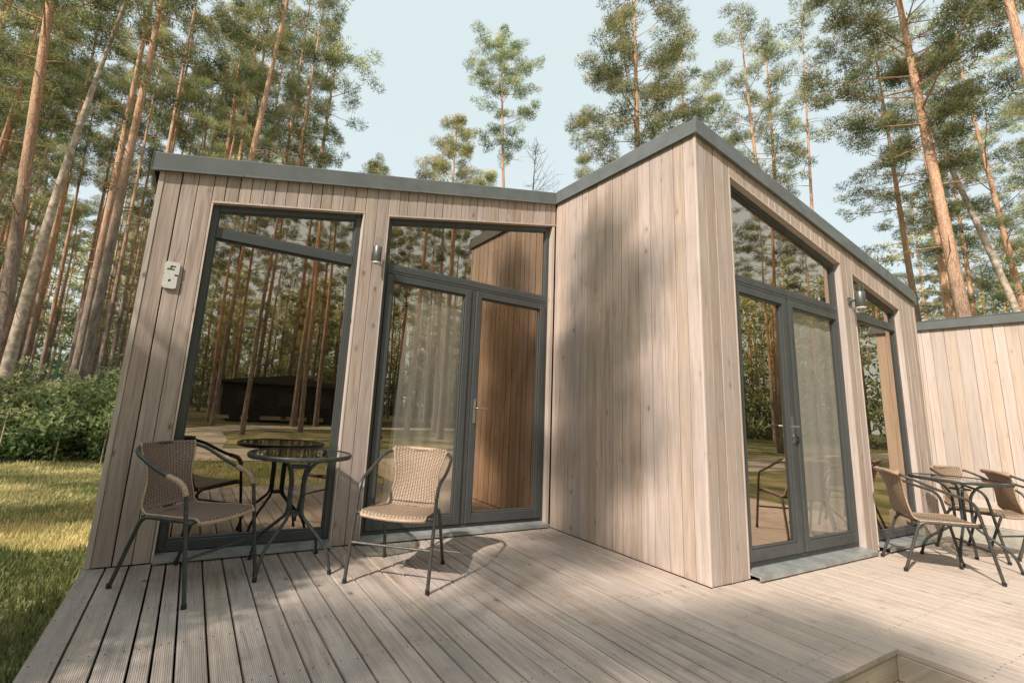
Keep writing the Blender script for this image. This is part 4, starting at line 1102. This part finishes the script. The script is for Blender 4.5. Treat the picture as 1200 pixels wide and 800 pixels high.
# unseen spruce shapes added left of the frame only to cast shade
def spruce(x, y, H, R, seed, label):
    B = Blades(); rs = np.random.RandomState(seed); rr = random.Random(seed); root = empty('shade_spruce', (x, y, GZ))
    for i in range(int(1100 * R * H / 8)):
        t = rr.random() ** 1.1; z = .3 + (H - .3) * t; R0 = R * (1 - t) ** .5 + .05; k = rr.uniform(0, 6.28); q = R0 * rr.uniform(.4, 1)
        B.clump(rs, (q * cos(k), q * sin(k), z), .24, 22, .14, .022, .3, .6)
    B.build('crown', NEEDLE, root); m = MB(); m.tube([(0, 0, 0), (0, 0, H)], [.11, .01], 8); m.build('trunk', BARK, root)
    tag(root, label, 'spruce tree')
spruce(-7.5, -2.2, 5.7, 1.3, 9, 'unseen dense spruce shape added left of the deck to shade its left end')
spruce(-10.4, .4, 6.2, 1.5, 10, 'unseen dense spruce shape added farther left to shade the near lawn')
spruce(-11.2, -2.4, 5.2, 1.4, 12, 'unseen broad low spruce shape added on the left to shade the lawn')

# far wood as one mass
B = Blades(); tm = MB(); rs = np.random.RandomState(77); rr = random.Random(77)
for i in range(900):
    a = radians(rr.uniform(-180, 180)); d = rr.uniform(52, 80)
    x, y = CX + d * sin(a), CY + d * cos(a); h = rr.uniform(13, 18)
    aa = math.degrees(a)
    if 12 < aa < 70: h *= .62
    tm.tube([(x, y, GZ), (x + rr.uniform(-.5, .5), y, h)], [.2, .06], 5, cap=False)
    for c in range(20):
        zz = h * (rr.uniform(.0, .3) if c < 6 else rr.uniform(.12, 1.05)); B.clump(rs, (x + rr.gauss(0, 1.6), y + rr.gauss(0, 1.6), zz), rr.uniform(.7, 1.3), 26, .55, .09, .35 + .3 * zz / h)
fw = B.build('far_forest', NEEDLE); tag(fw, 'distant pine forest closing the horizon all around', 'forest', kind='stuff')
ft = tm.build('far_forest_trunks', BARK); tag(ft, 'distant thin trunks of the forest on the horizon', 'forest', kind='stuff')

# ------------------------------------------------------------------ shrubs, green fence
def shrub(x, y, R, H, seed, label, group):
    rs = np.random.RandomState(seed); rr = random.Random(seed); root = empty('leafy_shrub', (x, y, GZ))
    B = Blades(); tw = MB()
    for i in range(16):
        k = rr.uniform(0, 6.28); q = R * rr.uniform(.2, .95); h = H * rr.uniform(.55, 1.05)
        e = Vector((q * cos(k), q * sin(k), h)); mid = Vector((e.x * .4, e.y * .4, h * .55))
        tw.tube([(0, 0, 0), mid, e], [.014, .009, .003], 4, cap=False)
        for c in range(16):
            s = rr.uniform(.25, 1.05); p = (mid.lerp(e, (s - .5) * 2) if s > .5 else mid * (s * 2))
            p = p + Vector((rr.gauss(0, .16), rr.gauss(0, .16), rr.gauss(0, .12)))
            B.clump(rs, p, .17, 16, .085, .026, .42 + .35 * (p.z / H - .5) + rr.uniform(-.2, .2), .8, .1)
    tw.build('stems', TWIG, root); B.build('foliage', LEAF, root)
    tag(root, label, 'shrub', group)
i = 0
for (x, y, R, H) in ((-8.6, 9.0, 1.0, 1.9), (-7.7, 8.1, .9, 1.5), (-7.1, 9.2, 1.0, 1.9), (-6.6, 8.2, .8, 1.3), (-5.9, 8.9, .9, 1.7), (-5.6, 7.9, .8, 1.2), (-5.0, 8.6, .9, 1.6), (-4.5, 7.9, .7, 1.3), (-4.1, 8.8, .9, 1.7), (-9.8, 8.4, 1.0, 1.7), (-6.9, 10.6, 1.1, 2.3), (-5.1, 10.6, 1.0, 2.2), (-8.9, 10.9, 1.1, 2.4), (-3.4, 9.6, 1.0, 1.8), (-10.4, 10.1, 1.1, 2.2)):
    shrub(x, y, R, H * .86, 500 + i, 'leafy green shrub in the hedge at the back of the left lawn', 'shrubs along the back of the left lawn'); i += 1
gf = empty('wire_fence', (-9, 11.6, GZ)); tag(gf, 'green wire mesh fence among the shrubs behind the left lawn', 'fence')
m = MB()
for i in range(90): m.tube([(i * .12, 0, .05), (i * .12, 0, 1.95)], .006, 3, cap=False)
for i in range(14): m.tube([(0, .004, .1 + i * .14), (10.7, .004, .1 + i * .14)], .006, 3, cap=False)
m.build('mesh_panel', GREENWIRE, gf)
for i in range(5):
    m = MB(); m.box((i * 2.67 - .03, -.03, 0), (i * 2.67 + .03, .03, 2.1)); m.build('post', GREENWIRE, gf)
for i, (x, y) in enumerate(((-6.9, 7.5), (-6.1, 7.55), (-5.3, 7.5), (-4.6, 7.4), (-7.6, 7.6))):
    m = MB(); m.tube([(0, 0, 0), (.02, .01, .9)], .014, 6); o = m.build('wooden_stake', PALEBARK, None, loc=(x, y, GZ))
    tag(o, 'thin pale wooden stake stuck in front of the shrubs', 'stake', 'wooden stakes in front of the shrubs')

# ------------------------------------------------------------------ grass
def grass(n, xr, yr, hgt, seed, cond=None, dry=None):
    rs = np.random.RandomState(seed)
    x = rs.uniform(*xr, n); y = rs.uniform(*yr, n)
    if cond is not None: k = cond(x, y); x, y = x[k], y[k]
    n = len(x); patch = np.sin(x * 1.7 + 1.3 * np.sin(y * 1.1)) * np.cos(y * 1.3 + .7 * np.sin(x * 2.3)) + .5 * np.sin(x * 6 + y * 4) * np.cos(y * 7 - x * 3)
    L = hgt * rs.uniform(.4, 1.3, n) * (1 + .35 * patch); w_ = rs.uniform(.0022, .0045, n) * (1 + (np.hypot(x - CX, y - CY) / 7))
    th = rs.uniform(0, 2 * pi, n); le = rs.uniform(.1, .8, n)
    c = np.stack([x, y, np.full(n, GZ - .003)], 1)
    a = np.stack([np.cos(th), np.sin(th), np.zeros(n)], 1) * w_[:, None]
    d = np.stack([-np.sin(th) * le, np.cos(th) * le, np.ones(n)], 1) * L[:, None]
    P = np.stack([c - a, c + a, c + d + a * .2, c + d - a * .2], 1)
    r = np.clip(.42 + .22 * patch + rs.normal(0, .16, n) + (dry(x, y) if dry else 0), 0, 1)  # dry offset also carries the painted near shade and sunny back
    return P, r
B = Blades()
near = lambda x, y: (x < -3.80) | (y > 4.3)
dry_and_shade = lambda x, y: np.where(y > 2.4 + .8 * np.sin(x * 1.9), .42, -.26) + .25 * np.sin(x * 2.7 + y * 1.3) * np.cos(y * 2.1)  # dry tone, with shaded near lawn and sunlit back painted in
for args in ((70000, (-7.5, -3.76), (-2.8, 2.5), .055, 1, near, dry_and_shade), (60000, (-11, -3.0), (2.5, 8.6), .045, 2, near, dry_and_shade),
             (9000, (4.52, 5.97), (-4.2, 2.0), .06, 3, None, None), (30000, (-6, 6), (-8.0, -2.9), .06, 4, lambda x, y: (x < .1) & ~((x > -4.0) & (x < -2.4) & (y > -4.9)), None)):
    P, r = grass(*args); B.P.append(P); B.r.append(r)
gr = B.build('grass', GRASSM); tag(gr, 'green lawn with dry straw coloured patches around the deck', 'grass', kind='stuff')

# drop the tree patterns that were never planted
for i, (k_, o_) in enumerate(PROTO):
    if i not in used:
        for ch in [c for c in bpy.data.objects if c.parent == o_]: bpy.data.objects.remove(ch)
        bpy.data.objects.remove(o_)
